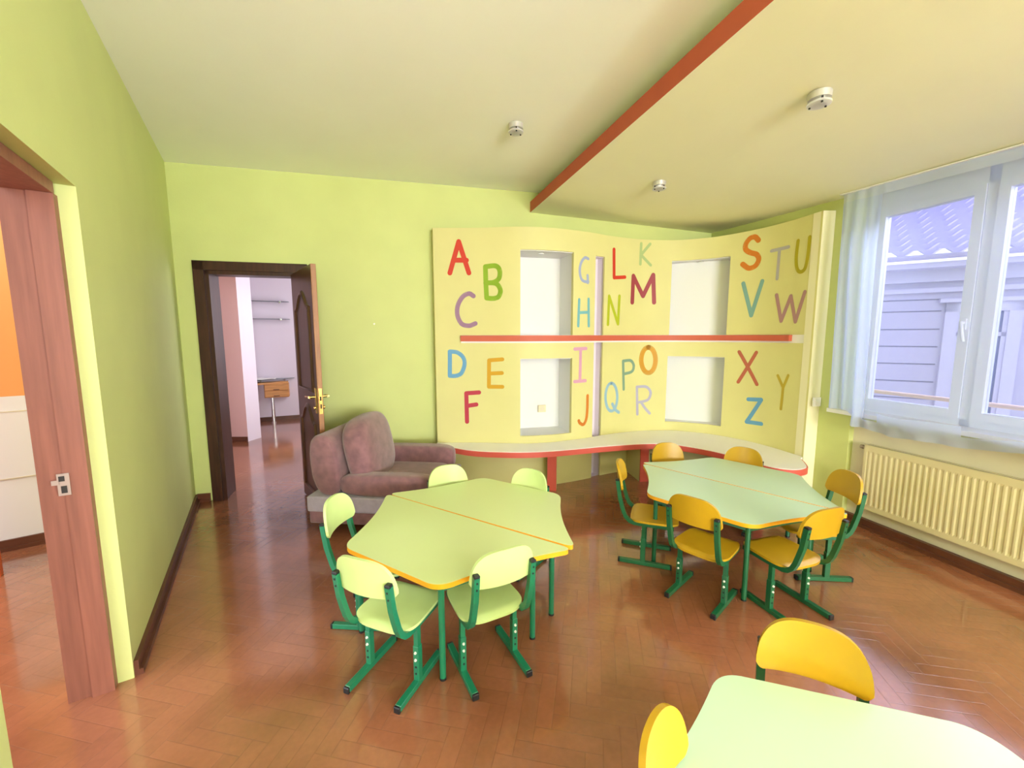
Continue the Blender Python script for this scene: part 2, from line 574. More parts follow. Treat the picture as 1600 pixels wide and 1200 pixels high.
# window wall: window opening, radiator recess below
WY0, WY1, WZ0, WZ1 = 0.15, 2.30, 0.865, 2.60
W2Y0, W2Y1 = -3.7, -1.2
RECY = 2.235
bm = bmesh.new()
def rightseg(ya, yb_, z0, z1, off=0.0, mi=0):
    prism(bm, [(xw(ya) + off, ya), (xw(yb_) + off, yb_), (xw(yb_) + 0.30, yb_), (xw(ya) + 0.30, ya)], z0, z1, mi)
rightseg(WY1, 4.3, 0, CEIL)
rightseg(RECY, WY1, 0, WZ0)
rightseg(REAR, RECY, 0.0, 0.795, 0.05, 1)
rightseg(REAR, RECY, 0.795, WZ0)
rightseg(REAR, WY1, WZ1, CEIL)
rightseg(W2Y1, WY0, WZ0, WZ1)
rightseg(REAR, W2Y0, WZ0, WZ1)
struct(obj('wall_right', bm, [M_green, M_niche]), 'green window wall with a beige radiator recess', 'wall')

# wall behind the camera, with a wide window
bm = bmesh.new()
for (xa, xb, z0, z1) in ((-0.9, 0.1, 0, CEIL), (3.1, 3.6, 0, CEIL), (0.1, 3.1, 0, 0.85), (0.1, 3.1, 2.45, CEIL)):
    prism(bm, [(xa, REAR - 0.2), (xb, REAR - 0.2), (xb, REAR), (xa, REAR)], z0, z1)
struct(obj('wall_rear', bm, M_green), 'green wall behind the camera with a wide window opening', 'wall')

# skirting boards
def skirt(name, a, b, side, label, z0=0.0, hgt=0.07):
    a, b = Vector(a), Vector(b)
    d = (b - a).normalized()
    n = Vector((-d.y, d.x)) * side
    bm = bmesh.new()
    prism(bm, [a, b, b + n * 0.016, a + n * 0.016], z0, z0 + hgt)
    prism(bm, [a + n * 0.016, b + n * 0.016, b + n * 0.030, a + n * 0.030], z0, z0 + 0.025)
    return struct(obj(name, bm, M_skirt), label, 'baseboard')
skirt('baseboard_left', LW0 + LDIR * 0.02, LW1 - LDIR * 0.01, 1 if Vector((-LDIR.y, LDIR.x)).dot(LOUT) < 0 else -1, 'brown skirting along the long green wall')
skirt('baseboard_back', (-1.66, yb(-1.66)), (-1.56, yb(-1.56)), -1, 'short brown skirting between the corner and the dark door')
bm = bmesh.new()
for (off, w, h) in ((0.018, 0.034, 0.065), (0.0, 0.018, 0.025)):
    ya, yc = REAR, 2.46
    prism(bm, [(xw(ya) + off - 0.018, ya), (xw(yc) + off - 0.018, yc), (xw(yc) + off - 0.018 + w, yc), (xw(ya) + off - 0.018 + w, ya)], 0, h)
struct(obj('baseboard_right', bm, M_skirt), 'brown skirting under the radiator', 'baseboard')

# ------------------------------------------------------------------ near doorway (left)
door2 = bpy.data.objects.new('door_2', None)
COL.objects.link(door2)
struct(door2, 'near doorway lined with red brown wood', 'doorway')
J0 = LW1 + LOUT * 0.052 + LDIR * 0.028
bm = bmesh.new()
prism(bm, [J0, J0 + LOUT * 0.070, J0 + LOUT * 0.070 - LDIR * 0.03, J0 - LDIR * 0.03], 0, 1.962)
prism(bm, [J0 + LOUT * 0.0702, J0 + LOUT * 0.14, J0 + LOUT * 0.14 - LDIR * 0.03, J0 + LOUT * 0.0702 - LDIR * 0.03], 0, 1.962)
prism(bm, [J0 + LDIR * 0.012, J0 + LOUT * 0.068 + LDIR * 0.012, J0 + LOUT * 0.068 + LDIR * 0.0002, J0 + LDIR * 0.0002], 0, 1.9615)
obj('jamb', bm, M_wood_red, door2)
bm = bmesh.new()
E1 = LW2 - LDIR * 0.0 + LOUT * 0.052
prism(bm, [J0, E1, E1 + LOUT * 0.13, J0 + LOUT * 0.13], 1.962, 2.003)
obj('head_lining', bm, M_wood_red, door2)
bm = bmesh.new()
prism(bm, [E1, E1 + LOUT * 0.13, E1 + LOUT * 0.13 + LDIR * 0.02, E1 + LDIR * 0.02], 0, 1.962)
obj('jamb', bm, M_wood_red, door2)
bm = bmesh.new()
ps = J0 + LOUT * 0.064 + LDIR * 0.0135
def lat(p, u, w, z):
    q = p + LOUT * u + LDIR * w
    return Vector((q.x, q.y, z))
ang = math.atan2(LOUT.y, LOUT.x)
box(bm, lat(ps, 0.004, 0, 0.895), (0.034, 0.003, 0.085), ang, 0)
box(bm, lat(ps, 0.008, 0.001, 0.918), (0.016, 0.003, 0.02), ang, 1)
box(bm, lat(ps, 0.004, 0.001, 0.876), (0.016, 0.003, 0.028), ang, 1)
box(bm, lat(ps, 0.026, 0.002, 0.905), (0.02, 0.003, 0.018), ang, 0)
obj('strike_plate', bm, [M_steel, M_dark], door2)
# scuff of old paint above the doorway
# ------------------------------------------------------------------ back door
door1 = bpy.data.objects.new('door_1', None)
COL.objects.link(door1)
struct(door1, 'open dark wooden door in the green back wall', 'door')
bm = bmesh.new()
OX0, OX1, OZ = -1.435, -0.765, 1.985
def casing(xa, xb, z0, z1, y0, y1):
    prism(bm, [(xa, yb(xa) + y0), (xb, yb(xb) + y0), (xb, yb(xb) + y1), (xa, yb(xa) + y1)], z0, z1)
casing(-1.540, OX0 + 0.012, 0, 2.082, -0.020, 0.0)
casing(-1.528, OX0 - 0.02, 0, 2.070, -0.034, -0.018)
casing(OX1 - 0.012, -0.66, 0, 2.082, -0.020, 0.0)
casing(-1.540, -0.66, OZ - 0.012, 2.082, -0.020, 0.0)
casing(-1.528, -0.672, OZ + 0.02, 2.070, -0.034, -0.018)
obj('casing', bm, M_wood_dark, door1)
bm = bmesh.new()
casing(DX0, OX0, 0, OZ, 0.0, TH + 0.01)
casing(OX1, DX1, 0, OZ, 0.0, TH + 0.01)
casing(DX0, DX1, OZ, DZ, 0.0, TH + 0.01)
obj('frame_lining', bm, M_wood_dark, door1)
# the leaf, hinged at the far side and swung into the room
HX, HY = -0.775, yb(-0.775) - 0.025
FX, FY = -0.512, 3.408
LW_ = math.hypot(FX - HX, FY - HY)
lang = math.atan2(FY - HY, FX - HX)
leaf = thing('door_leaf', '', '')
del leaf['label'], leaf['category']
leaf.location = (HX, HY, 0)
leaf.rotation_euler = (0, 0, lang)
leaf.parent = door1
bm = bmesh.new()
box(bm, (LW_ / 2, 0.0, 1.0), (LW_, 0.038, 1.972), 0, 0, bevel=0.003, seg=1)
for f in bm.faces:
    f.material_index = 1 if f.calc_center_median().x > LW_ - 0.002 else 0
def mould(pts, w, h, side):
    """Raised moulding ring along a closed outline in the leaf plane."""
    n = len(pts)
    prof = [(-w, 0.0), (-w * 0.5, h), (w * 0.3, h * 0.75), (w, 0.0)]
    rings = []
    for i in range(n):
        a, b = Vector(pts[i - 1]), Vector(pts[(i + 1) % n])
        t = (b - a).normalized()
        nn = Vector((-t.y, t.x))
        rings.append([bm.verts.new((pts[i][0] + nn.x * q[0], side * (0.019 + q[1]), pts[i][1] + nn.y * q[0])) for q in prof])
    for i in range(n):
        A, B = rings[i], rings[(i + 1) % n]
        for k in range(len(prof) - 1):
            bm.faces.new((A[k], A[k + 1], B[k + 1], B[k]))
def ogee(xa, xb, zlow, ztop, arch, top=True):
    out = []
    n = 20
    for k in range(n + 1):
        u = k / n
        x = xa + (xb - xa) * u
        s_ = math.sin(PI * u)
        z = ztop - arch + arch * (s_ ** 1.6) - 0.25 * arch * math.sin(3 * PI * u) * (1 - s_)
        out.append((x, z))
    return out + [(xb, zlow), (xa, zlow)] if top else out
for side in (-1, 1):
    up = ogee(0.12, LW_ - 0.12, 1.02, 1.80, 0.12)
    mould(up, 0.022, 0.014, side)
    lo = [(x, z) for x, z in ogee(0.12, LW_ - 0.12, 0.14, 0.88, 0.12)]
    mould(lo, 0.022, 0.014, side)
obj('panelled_leaf', bm, [M_leaf, M_wood_edge], leaf, smooth=40)
bm = bmesh.new()
zh = 0.985
box(bm, (LW_ + 0.001, 0, zh - 0.03), (0.003, 0.024, 0.20), 0, 0)
box(bm, (LW_ + 0.002, 0, zh - 0.01), (0.003, 0.010, 0.03), 0, 1)
box(bm, (LW_ + 0.002, 0, zh - 0.07), (0.003, 0.010, 0.035), 0, 1)
obj('lock_plate', bm, [M_brass, M_dark], leaf)
for side in (-1, 1):
    bm = bmesh.new()
    hx = LW_ - 0.055
    box(bm, (hx, side * 0.023, zh - 0.03), (0.034, 0.006, 0.20), 0, 0, bevel=0.002, seg=1)
    cyl(bm, (hx, side * 0.02, zh), (hx, side * 0.072, zh), 0.010, 14)
    cyl(bm, (hx + 0.006, side * 0.068, zh), (hx - 0.105, side * 0.072, zh - 0.006), 0.009, 14, r2=0.007)
    cyl(bm, (hx, side * 0.022, zh - 0.085), (hx, side * 0.040, zh - 0.085), 0.014, 14)
    obj('handle', bm, M_brass, leaf, smooth=40)

# ------------------------------------------------------------------ windows of the outer wall
def make_window(name, label, y0, y1, z0, z1, posts, handle_y=None):
    zs = 2.415                                 # head of the sashes
    w = bpy.data.objects.new(name, None)
    COL.objects.link(w)
    struct(w, label, 'window')
    d0, d1 = 0.12, 0.18
    def bar(bm_, ya, yc, za, zc, a=d0, b=d1):
        prism(bm_, [(xw(ya) + a, ya), (xw(yc) + a, yc), (xw(yc) + b, yc), (xw(ya) + b, ya)], za, zc)
    bm = bmesh.new()
    fr = 0.05
    bar(bm, y0, y0 + fr, z0, z1)
    bar(bm, y1 - fr, y1, z0, z1)
    bar(bm, y0, y1, z0, z0 + fr)
    bar(bm, y0, y1, zs - fr, z1)
    for p in posts:
        bar(bm, p - 0.026, p + 0.026, z0, z1)
    obj('window_frame', bm, M_upvc, w)
    edges = [y1 - fr] + [e for p in posts for e in (p + 0.026, p - 0.026)] + [y0 + fr]
    for k in range(0, len(edges), 2):
        ya, yc = edges[k + 1] + 0.002, edges[k] - 0.002
        s = 0.052
        bm = bmesh.new()
        zb, zt = z0 + fr + 0.002, zs - fr - 0.002
        bar(bm, ya, ya + s, zb, zt, d0 - 0.012, d1 - 0.012)
        bar(bm, yc - s, yc, zb, zt, d0 - 0.012, d1 - 0.012)
        bar(bm, ya + s, yc - s, zb, zb + s, d0 - 0.012, d1 - 0.012)
        bar(bm, ya + s, yc - s, zt - s, zt, d0 - 0.012, d1 - 0.012)
        sash = obj('sash', bm, M_upvc, w)
        bm = bmesh.new()
        bar(bm, ya + s - 0.004, yc - s + 0.004, zb + s - 0.004, zt - s + 0.004, d0 + 0.02, d0 + 0.024)
        obj('pane', bm, M_glass, sash)
        if handle_y == k:
            bm = bmesh.new()
            yy = ya + 0.026
            zc = 1.52
            box(bm, (xw(yy) + d0 - 0.018, yy, zc), (0.012, 0.028, 0.07), 0, 0, bevel=0.004)
            cyl(bm, (xw(yy) + d0 - 0.05, yy, zc + 0.01), (xw(yy) + d0 - 0.012, yy, zc + 0.01), 0.009, 12)
            cyl(bm, (xw(yy) + d0 - 0.045, yy, zc + 0.015), (xw(yy) + d0 - 0.045, yy - 0.02, zc - 0.11), 0.009, 12)
            obj('handle', bm, M_upvc, sash, smooth=40)
    return w
make_window('window_1', 'white framed window behind the sheer curtain', WY0, WY1, WZ0, 2.595, [1.632, 1.02], 0)
make_window('window_2', 'white framed window beside the camera', W2Y0, W2Y1, WZ0, 2.595, [-2.03, -2.87])
# sill
bm = bmesh.new()
ya, yc = WY0 - 0.05, 2.385
prism(bm, [(xw(ya) - 0.055, ya), (xw(yc) - 0.055, yc), (xw(yc) - 0.001, yc), (xw(2.298) - 0.001, 2.298), (xw(2.298) + 0.12, 2.298), (xw(ya) + 0.12, ya)], 0.842, 0.872)
struct(obj('trim_1', bm, M_switch), 'white window sill under the sheer curtain', 'window sill')

# ------------------------------------------------------------------ rooms beyond the doorways
# room behind the back door
A0, A1 = Vector((-3.4, 7.68)), Vector((0.6, 8.20))
bm = bmesh.new()
prism(bm, [A0, A1, A1 + Vector((0, 0.2)), A0 + Vector((0, 0.2))], 0, 2.9)
prism(bm, [(0.4, yb(0.4) + TH), (0.6, yb(0.6) + TH), (0.6, 8.2), (0.4, 8.2)], 0, 2.9)
prism(bm, [(-3.4, yb(-2.0) + TH), (-3.2, yb(-2.0) + TH), (-3.2, 7.7), (-3.4, 7.68)], 0, 2.9)
struct(obj('wall_lilac_room', bm, M_lilac), 'lilac white wall of the room behind the dark door', 'wall')
bm = bmesh.new()
prism(bm, [(-3.45, 4.30), (0.65, 4.25), (0.65, 8.4), (-3.45, 7.9)], 2.9, 2.95)
struct(obj('ceiling_lilac_room', bm, M_ceil), 'ceiling of the room behind the dark door', 'ceiling')
window_light('daylight_lilac_room', (0.38, 6.0, 1.75), (0, math.radians(90), 0), 1.6, 2.4, 36.0, (0.93, 0.92, 1.0))
d = (A1 - A0).normalized()
skirt('baseboard_lilac_room', A0, A1, -1, 'dark skirting of the room behind the dark door', hgt=0.075)
# pillar
PC = Vector((-1.909, 6.387))
pf, psd = Vector((-0.955, 0.297)), Vector((0.45, 0.89))
pf.normalize(); psd.normalize()
bm = bmesh.new()
P1, P2, P3 = PC + pf * 0.75, PC + pf * 0.75 + psd * 0.235, PC + psd * 0.235
fs = prism(bm, [PC, P3, P2, P1], 0, 2.9)
fs[5].material_index = 1
pl = obj('wall_pillar', bm, [M_lilac, M_pink])
struct(pl, 'square pillar with a pink face behind the dark door', 'pillar')
q0, q1 = PC - psd * 0.001, P1 - psd * 0.001
skirt('baseboard_pillar', q1, q0, -1 if Vector((-(q0 - q1).y, (q0 - q1).x)).dot(psd) > 0 else 1, 'dark skirting at the foot of the pink pillar', hgt=0.07)

# room through the near doorway
B0, B1 = Vector((-1.90, 3.80)), Vector((-4.6, 2.70))
bd = (B1 - B0).normalized()
bnn = Vector((-bd.y, bd.x))
if bnn.y < 0:
    bnn = -bnn
bm = bmesh.new()
prism(bm, [B0, B1, B1 + bnn * 0.15, B0 + bnn * 0.15], 0, 1.055, 1)
prism(bm, [B0, B1, B1 + bnn * 0.15, B0 + bnn * 0.15], 1.055, 2.9, 0)
struct(obj('wall_orange_room', bm, [M_orange, M_dado]), 'orange wall with white lower half beyond the near doorway', 'wall')
skirt('baseboard_orange_room', B1, B0, -1 if Vector((-(B0 - B1).y, (B0 - B1).x)).dot(bnn) > 0 else 1, 'brown skirting beyond the near doorway', hgt=0.075)
def along(u, off, z):
    q = B0 + bd * u - bnn * off
    return Vector((q.x, q.y, z))
hang = math.atan2(bd.y, bd.x)
bm = bmesh.new()
uc = (Vector((-2.46, 3.575)) - B0).dot(bd)
box(bm, along(uc - 0.16, 0.004, 0.725), (0.50, 0.008, 0.45), hang, 0)
for (du, dz, sx, sz) in ((0.25, 0, 0.006, 0.46), (-0.25, 0, 0.006, 0.46), (0, 0.228, 0.51, 0.006), (0, -0.228, 0.51, 0.006)):
    box(bm, along(uc - 0.16 + du, 0.006, 0.725 + dz), (sx, 0.010, sz), hang, 1)
tag(obj('access_hatch', bm, [M_dado, M_niche]), 'white flush hatch in the white dado beyond the near doorway', 'hatch')
bm = bmesh.new()
box(bm, (-2.50, 3.09, 1.0), (0.40, 0.045, 2.0), math.radians(20), 0, bevel=0.004)
window_light('orange_room_fill', (-4.6, 0.9, 1.8), (math.radians(90), 0, math.radians(-50)), 1.6, 1.5, 45.0, (0.97, 0.96, 1.0))  # added lamp to brighten dado and floor; no window is built here
tag(obj('open_door', bm, M_lred), 'orange brown door standing open beyond the near doorway', 'door')

# desk and glass shelves in the lilac room
dd = d
dn = Vector((dd.y, -dd.x))                     # from the far wall towards us
if dn.y > 0:
    dn = -dn
def wallpt(x_, off, z):
    t_ = (x_ - A0.x) / dd.x
    q = A0 + dd * t_ + dn * off
    return Vector((q.x, q.y, z))
dang = math.atan2(dd.y, dd.x)
desk = thing('desk', 'light wood desk with two drawers, glass top and chrome leg in the lilac room', 'desk', wallpt(-1.98, 0.0, 0), dang)
bm = bmesh.new()
n = 14
pts = []
for k in range(n + 1):
    u = k / n
    pts.append((0.30 - 1.0 * u, -0.10 - 0.34 * (math.sin(u * PI / 2) ** 1.3)))
poly = [(0.30, -0.015)] + pts + [(-0.70, -0.015)]
prism(bm, poly, 0.66, 0.69)
obj('worktop', bm, M_desk, desk)
bm = bmesh.new()
poly2 = [(0.40, -0.02), (0.40, -0.08)] + [(x, y - 0.05) for x, y in pts] + [(-0.72, -0.02)]
prism(bm, poly2, 0.735, 0.745)
obj('glass_top', bm, M_glassy, desk)
for (x, y) in ((0.25, -0.06), (-0.1, -0.07), (-0.5, -0.2)):
    bm = bmesh.new()
    cyl(bm, (x, y, 0.69), (x, y, 0.735), 0.012, 12)
    obj('standoff', bm, M_chrome, desk)
bm = bmesh.new()
box(bm, (0.13, -0.10, 0.545), (0.36, 0.17, 0.23), 0, 0, bevel=0.003, seg=1)
obj('drawer_unit', bm, M_desk, desk)
for z in (0.60, 0.495):
    bm = bmesh.new()
    box(bm, (0.13, -0.192, z), (0.34, 0.016, 0.098), 0, 0, bevel=0.003, seg=1)
    dr = obj('drawer', bm, M_desk, desk)
    bm = bmesh.new()
    box(bm, (0.13, -0.203, z - 0.035), (0.09, 0.010, 0.012), 0, 0, bevel=0.002, seg=1)
    obj('pull', bm, M_skirt, dr)
bm = bmesh.new()
cyl(bm, (0.06, -0.15, 0.008), (0.06, -0.15, 0.43), 0.030, 20)
cyl(bm, (0.06, -0.15, 0.0), (0.06, -0.15, 0.010), 0.045, 20)
obj('leg', bm, M_chrome, desk, smooth=40)
bm = bmesh.new()
cyl(bm, (-0.60, -0.25, 0.0), (-0.60, -0.25, 0.66), 0.030, 20)
obj('leg', bm, M_chrome, desk, smooth=40)
# papers lying on the glass
bm = bmesh.new()
box(bm, (0, 0, 0.006), (0.34, 0.17, 0.012), 0.1, 0)
box(bm, (0.03, -0.01, 0.016), (0.28, 0.15, 0.008), -0.15, 0)
po = obj('paper_stack', bm, M_dado)
po.location = wallpt(-2.02, 0.17, 0.745)
po.rotation_euler = (0, 0, dang)
tag(po, 'white papers lying on the glass desk top', 'papers')
for (z, lab) in ((2.03, 'upper glass wall shelf above the desk in the lilac room'), (1.74, 'lower glass wall shelf above the desk in the lilac room')):
    sh = thing('glass_shelf', lab, 'shelf', wallpt(-2.06, 0.0, z), dang, 'glass shelves above the desk')
    bm = bmesh.new()
    box(bm, (0.06, -0.085, 0), (0.82, 0.15, 0.008), 0, 0)
    obj('glass_board', bm, M_glassy, sh)
    for x in (-0.22, 0.33):
        bm = bmesh.new()
        box(bm, (x, -0.02, 0), (0.03, 0.04, 0.035), 0, 0, bevel=0.004)
        obj('bracket', bm, M_chrome, sh)

# ------------------------------------------------------------------ curved alphabet partition
CPTS = [(.425, 3.91), (.655, 3.845), (.885, 3.765), (1.18, 3.645), (1.435, 3.605), (1.67, 3.62), (1.905, 3.66), (2.15, 3.725), (2.50, 3.765),
        (2.80, 3.72), (2.97, 3.645), (3.18, 3.44), (3.315, 3.13), (3.35, 2.83), (3.33, 2.52)]
CURVE = smooth_path([(a, b) for a, b in CPTS], 24)
SLEN = [0.0]
for i in range(1, len(CURVE)):
    SLEN.append(SLEN[-1] + (CURVE[i] - CURVE[i - 1]).length)
STOT = SLEN[-1]
def cpos(s):
    s = max(0.0, min(STOT, s))
    lo, hi = 0, len(SLEN) - 1
    while hi - lo > 1:
        m_ = (lo + hi) // 2
        if SLEN[m_] <= s:
            lo = m_
        else:
            hi = m_
    f = (s - SLEN[lo]) / (SLEN[hi] - SLEN[lo])
    return CURVE[lo].lerp(CURVE[hi], f)
def cnorm(s):
    t = cpos(s + 0.02) - cpos(s - 0.02)
    t.normalize()
    return Vector((t.y, -t.x))                 # towards the room
def cpt(s, z, off=0.0):
    p = cpos(s) + cnorm(s) * off
    return Vector((p.x, p.y, z))

PTOP = 2.43
HOLES = [(0.80, 1.325, 1.458, 2.232), (0.80, 1.325, 0.50, 1.24), (1.585, 1.71, 0.0, 2.222), (2.50, 3.05, 1.458, 2.225), (2.495, 3.05, 0.525, 1.235)]
GROOVE = (0.24, 3.838, 1.386, 1.458)
part = thing('alphabet_partition', 'curved yellow partition with painted alphabet letters and white niches', 'partition')
ss = sorted({round(k * STOT / 90, 4) for k in range(91)} | {h[k] for h in HOLES for k in (0, 1)} | {GROOVE[0], GROOVE[1]})
ss = [s for i, s in enumerate(ss) if i == 0 or s - ss[i - 1] > 1e-4]
zs = sorted({0.0, PTOP, 1.0, 1.9} | {h[k] for h in HOLES for k in (2, 3)} | {GROOVE[2], GROOVE[3]})
def inside(s, z, h, e=1e-6):
    return h[0] - e < s < h[1] + e and h[2] - e < z < h[3] + e
bm = bmesh.new()
vf, vb = {}, {}
PT = 0.035
def V(dic, s, z, off):
    if (s, z) not in dic:
        dic[s, z] = bm.verts.new(cpt(s, z, off))
    return dic[s, z]
def hollow(a, b, c_, e):
    ms, mz = (a + b) / 2, (c_ + e) / 2
    return any(inside(ms, mz, h) for h in HOLES) or inside(ms, mz, GROOVE)
cells = {}
for i in range(len(ss) - 1):
    for j in range(len(zs) - 1):
        cells[i, j] = not hollow(ss[i], ss[i + 1], zs[j], zs[j + 1])
for (i, j), full in cells.items():
    if not full:
        continue
    q = [(ss[i], zs[j]), (ss[i + 1], zs[j]), (ss[i + 1], zs[j + 1]), (ss[i], zs[j + 1])]
    bm.faces.new([V(vf, s, z, 0) for s, z in q])
    bm.faces.new([V(vb, s, z, -PT) for s, z in q][::-1])
    for (di, dj, a, b) in ((-1, 0, 0, 3), (1, 0, 1, 2), (0, -1, 0, 1), (0, 1, 3, 2)):
        if not cells.get((i + di, j + dj), False):
            A, B = q[a], q[b]
            bm.faces.new((V(vf, *A, 0), V(vf, *B, 0), V(vb, *B, -PT), V(vb, *A, -PT)))
obj('panel', bm, M_panel, part, smooth=30)
# returns to the walls at both ends
bm = bmesh.new()
e0, n0 = cpos(0), cnorm(0)
prism(bm, [(e0.x, e0.y), (e0.x + 0.03, e0.y - 0.008), (e0.x + 0.03, yb(e0.x) - 0.002), (e0.x, yb(e0.x) - 0.002)], 0, PTOP)
obj('end_return', bm, M_panel, part)
bm = bmesh.new()
e1 = cpos(STOT)
prism(bm, [(e1.x, e1.y - 0.004), (xw(2.49) - 0.001, 2.487), (xw(2.6) - 0.001, 2.6), (e1.x + 0.005, 2.6)], 0, PTOP)
obj('end_pilaster', bm, M_pil, part, label='cream end face of the partition')
# niche linings: straight boxes back to the wall
def lining(h, mtl, name='niche', shallow=0.0):
    NDEP = 0.20
    s0, s1, z0, z1 = h
    a, b = cpos(s0), cpos(s1)
    na, nb_ = cnorm(s0), cnorm(s1)
    bm = bmesh.new()
    if shallow:
        A2, B2 = a - na * shallow, b - nb_ * shallow
    elif a.x > 2.3:                              # right-hand niches go square back from the curve
        A2, B2 = a - na * NDEP, b - nb_ * NDEP
        lim = yb(A2.x) - 0.01
        A2.y = min(A2.y, lim)
        B2.x = min(B2.x, xw(B2.y) - 0.01)
        B2.y = min(B2.y, yb(B2.x) - 0.01)
    else:
        A2, B2 = Vector((a.x, yb(a.x) - 0.012)), Vector((b.x, yb(b.x) - 0.012))
    n = 10
    front = [cpos(s0 + (s1 - s0) * k / n) - cnorm(s0 + (s1 - s0) * k / n) * 0.02 for k in range(n + 1)]
    back = [A2.lerp(B2, k / n) for k in range(n + 1)]
    def quad(*p):
        bm.faces.new([bm.verts.new(v) for v in p])
    e = 0.0
    quad((A2.x, A2.y, z0), (B2.x, B2.y, z0), (B2.x, B2.y, z1), (A2.x, A2.y, z1))
    quad((front[0].x, front[0].y, z0), (A2.x, A2.y, z0), (A2.x, A2.y, z1), (front[0].x, front[0].y, z1))
    quad((front[-1].x, front[-1].y, z0), (front[-1].x, front[-1].y, z1), (B2.x, B2.y, z1), (B2.x, B2.y, z0))
    for z in (z0 + 0.0005, z1 - 0.0005):
        for k in range(n):
            quad((front[k].x, front[k].y, z), (front[k + 1].x, front[k + 1].y, z), (back[k + 1].x, back[k + 1].y, z), (back[k].x, back[k].y, z))
    bmesh.ops.remove_doubles(bm, verts=bm.verts[:], dist=0.0008)
    bmesh.ops.solidify(bm, geom=bm.faces[:], thickness=0.006)
    return obj(name, bm, mtl, part), (A2, B2)
l1, bk1 = lining(HOLES[0], M_nwhite)
l2, bk2 = lining(HOLES[1], M_nwhite)
l3, _ = lining(HOLES[2], M_lilac, 'slot', 0.10)
l4, bk4 = lining(HOLES[3], M_nwhite)
l5, bk5 = lining(HOLES[4], M_nwhite)
# white groove behind the red shelf
bm = bmesh.new()
n = 70
ring = []
for k in range(n + 1):
    s = GROOVE[0] + (GROOVE[1] - GROOVE[0]) * k / n
    ring.append([bm.verts.new(cpt(s, z, o)) for (z, o) in ((GROOVE[2], -0.03), (GROOVE[3], -0.03), (GROOVE[3], -0.012), (GROOVE[2], -0.012))])
for k in range(n):
    for m_ in range(4):
        bm.faces.new((ring[k][m_], ring[k][(m_ + 1) % 4], ring[k + 1][(m_ + 1) % 4], ring[k + 1][m_]))
bm.faces.new(ring[0]); bm.faces.new(ring[-1][::-1])
obj('groove_strip', bm, M_white, part, smooth=30)
# tiny spotlights in the niche heads
for (h, f) in ((HOLES[0], 0.42), (HOLES[2], 0.35), (HOLES[3], 0.5)):
    s = h[0] + (h[1] - h[0]) * f
    p = cpt(s, h[3], -0.10)
    bm = bmesh.new()
    cyl(bm, (p.x, p.y, p.z - 0.014), (p.x, p.y, p.z - 0.001), 0.028, 20)
    obj('spotlight', bm, M_chrome, part, smooth=40)
# socket in the lower niche
bm = bmesh.new()
sp_ = Vector((1.51, yb(1.51) - 0.018))
box(bm, (sp_.x, sp_.y - 0.010, 0.70), (0.085, 0.018, 0.075), 0, 0, bevel=0.004)
cyl(bm, (sp_.x, sp_.y - 0.0185, 0.70), (sp_.x, sp_.y - 0.0205, 0.70), 0.024, 20, mi=1)
tag(obj('wall_socket', bm, [M_sock, M_niche]), 'cream wall socket inside the lower white niche near the sofa', 'socket')

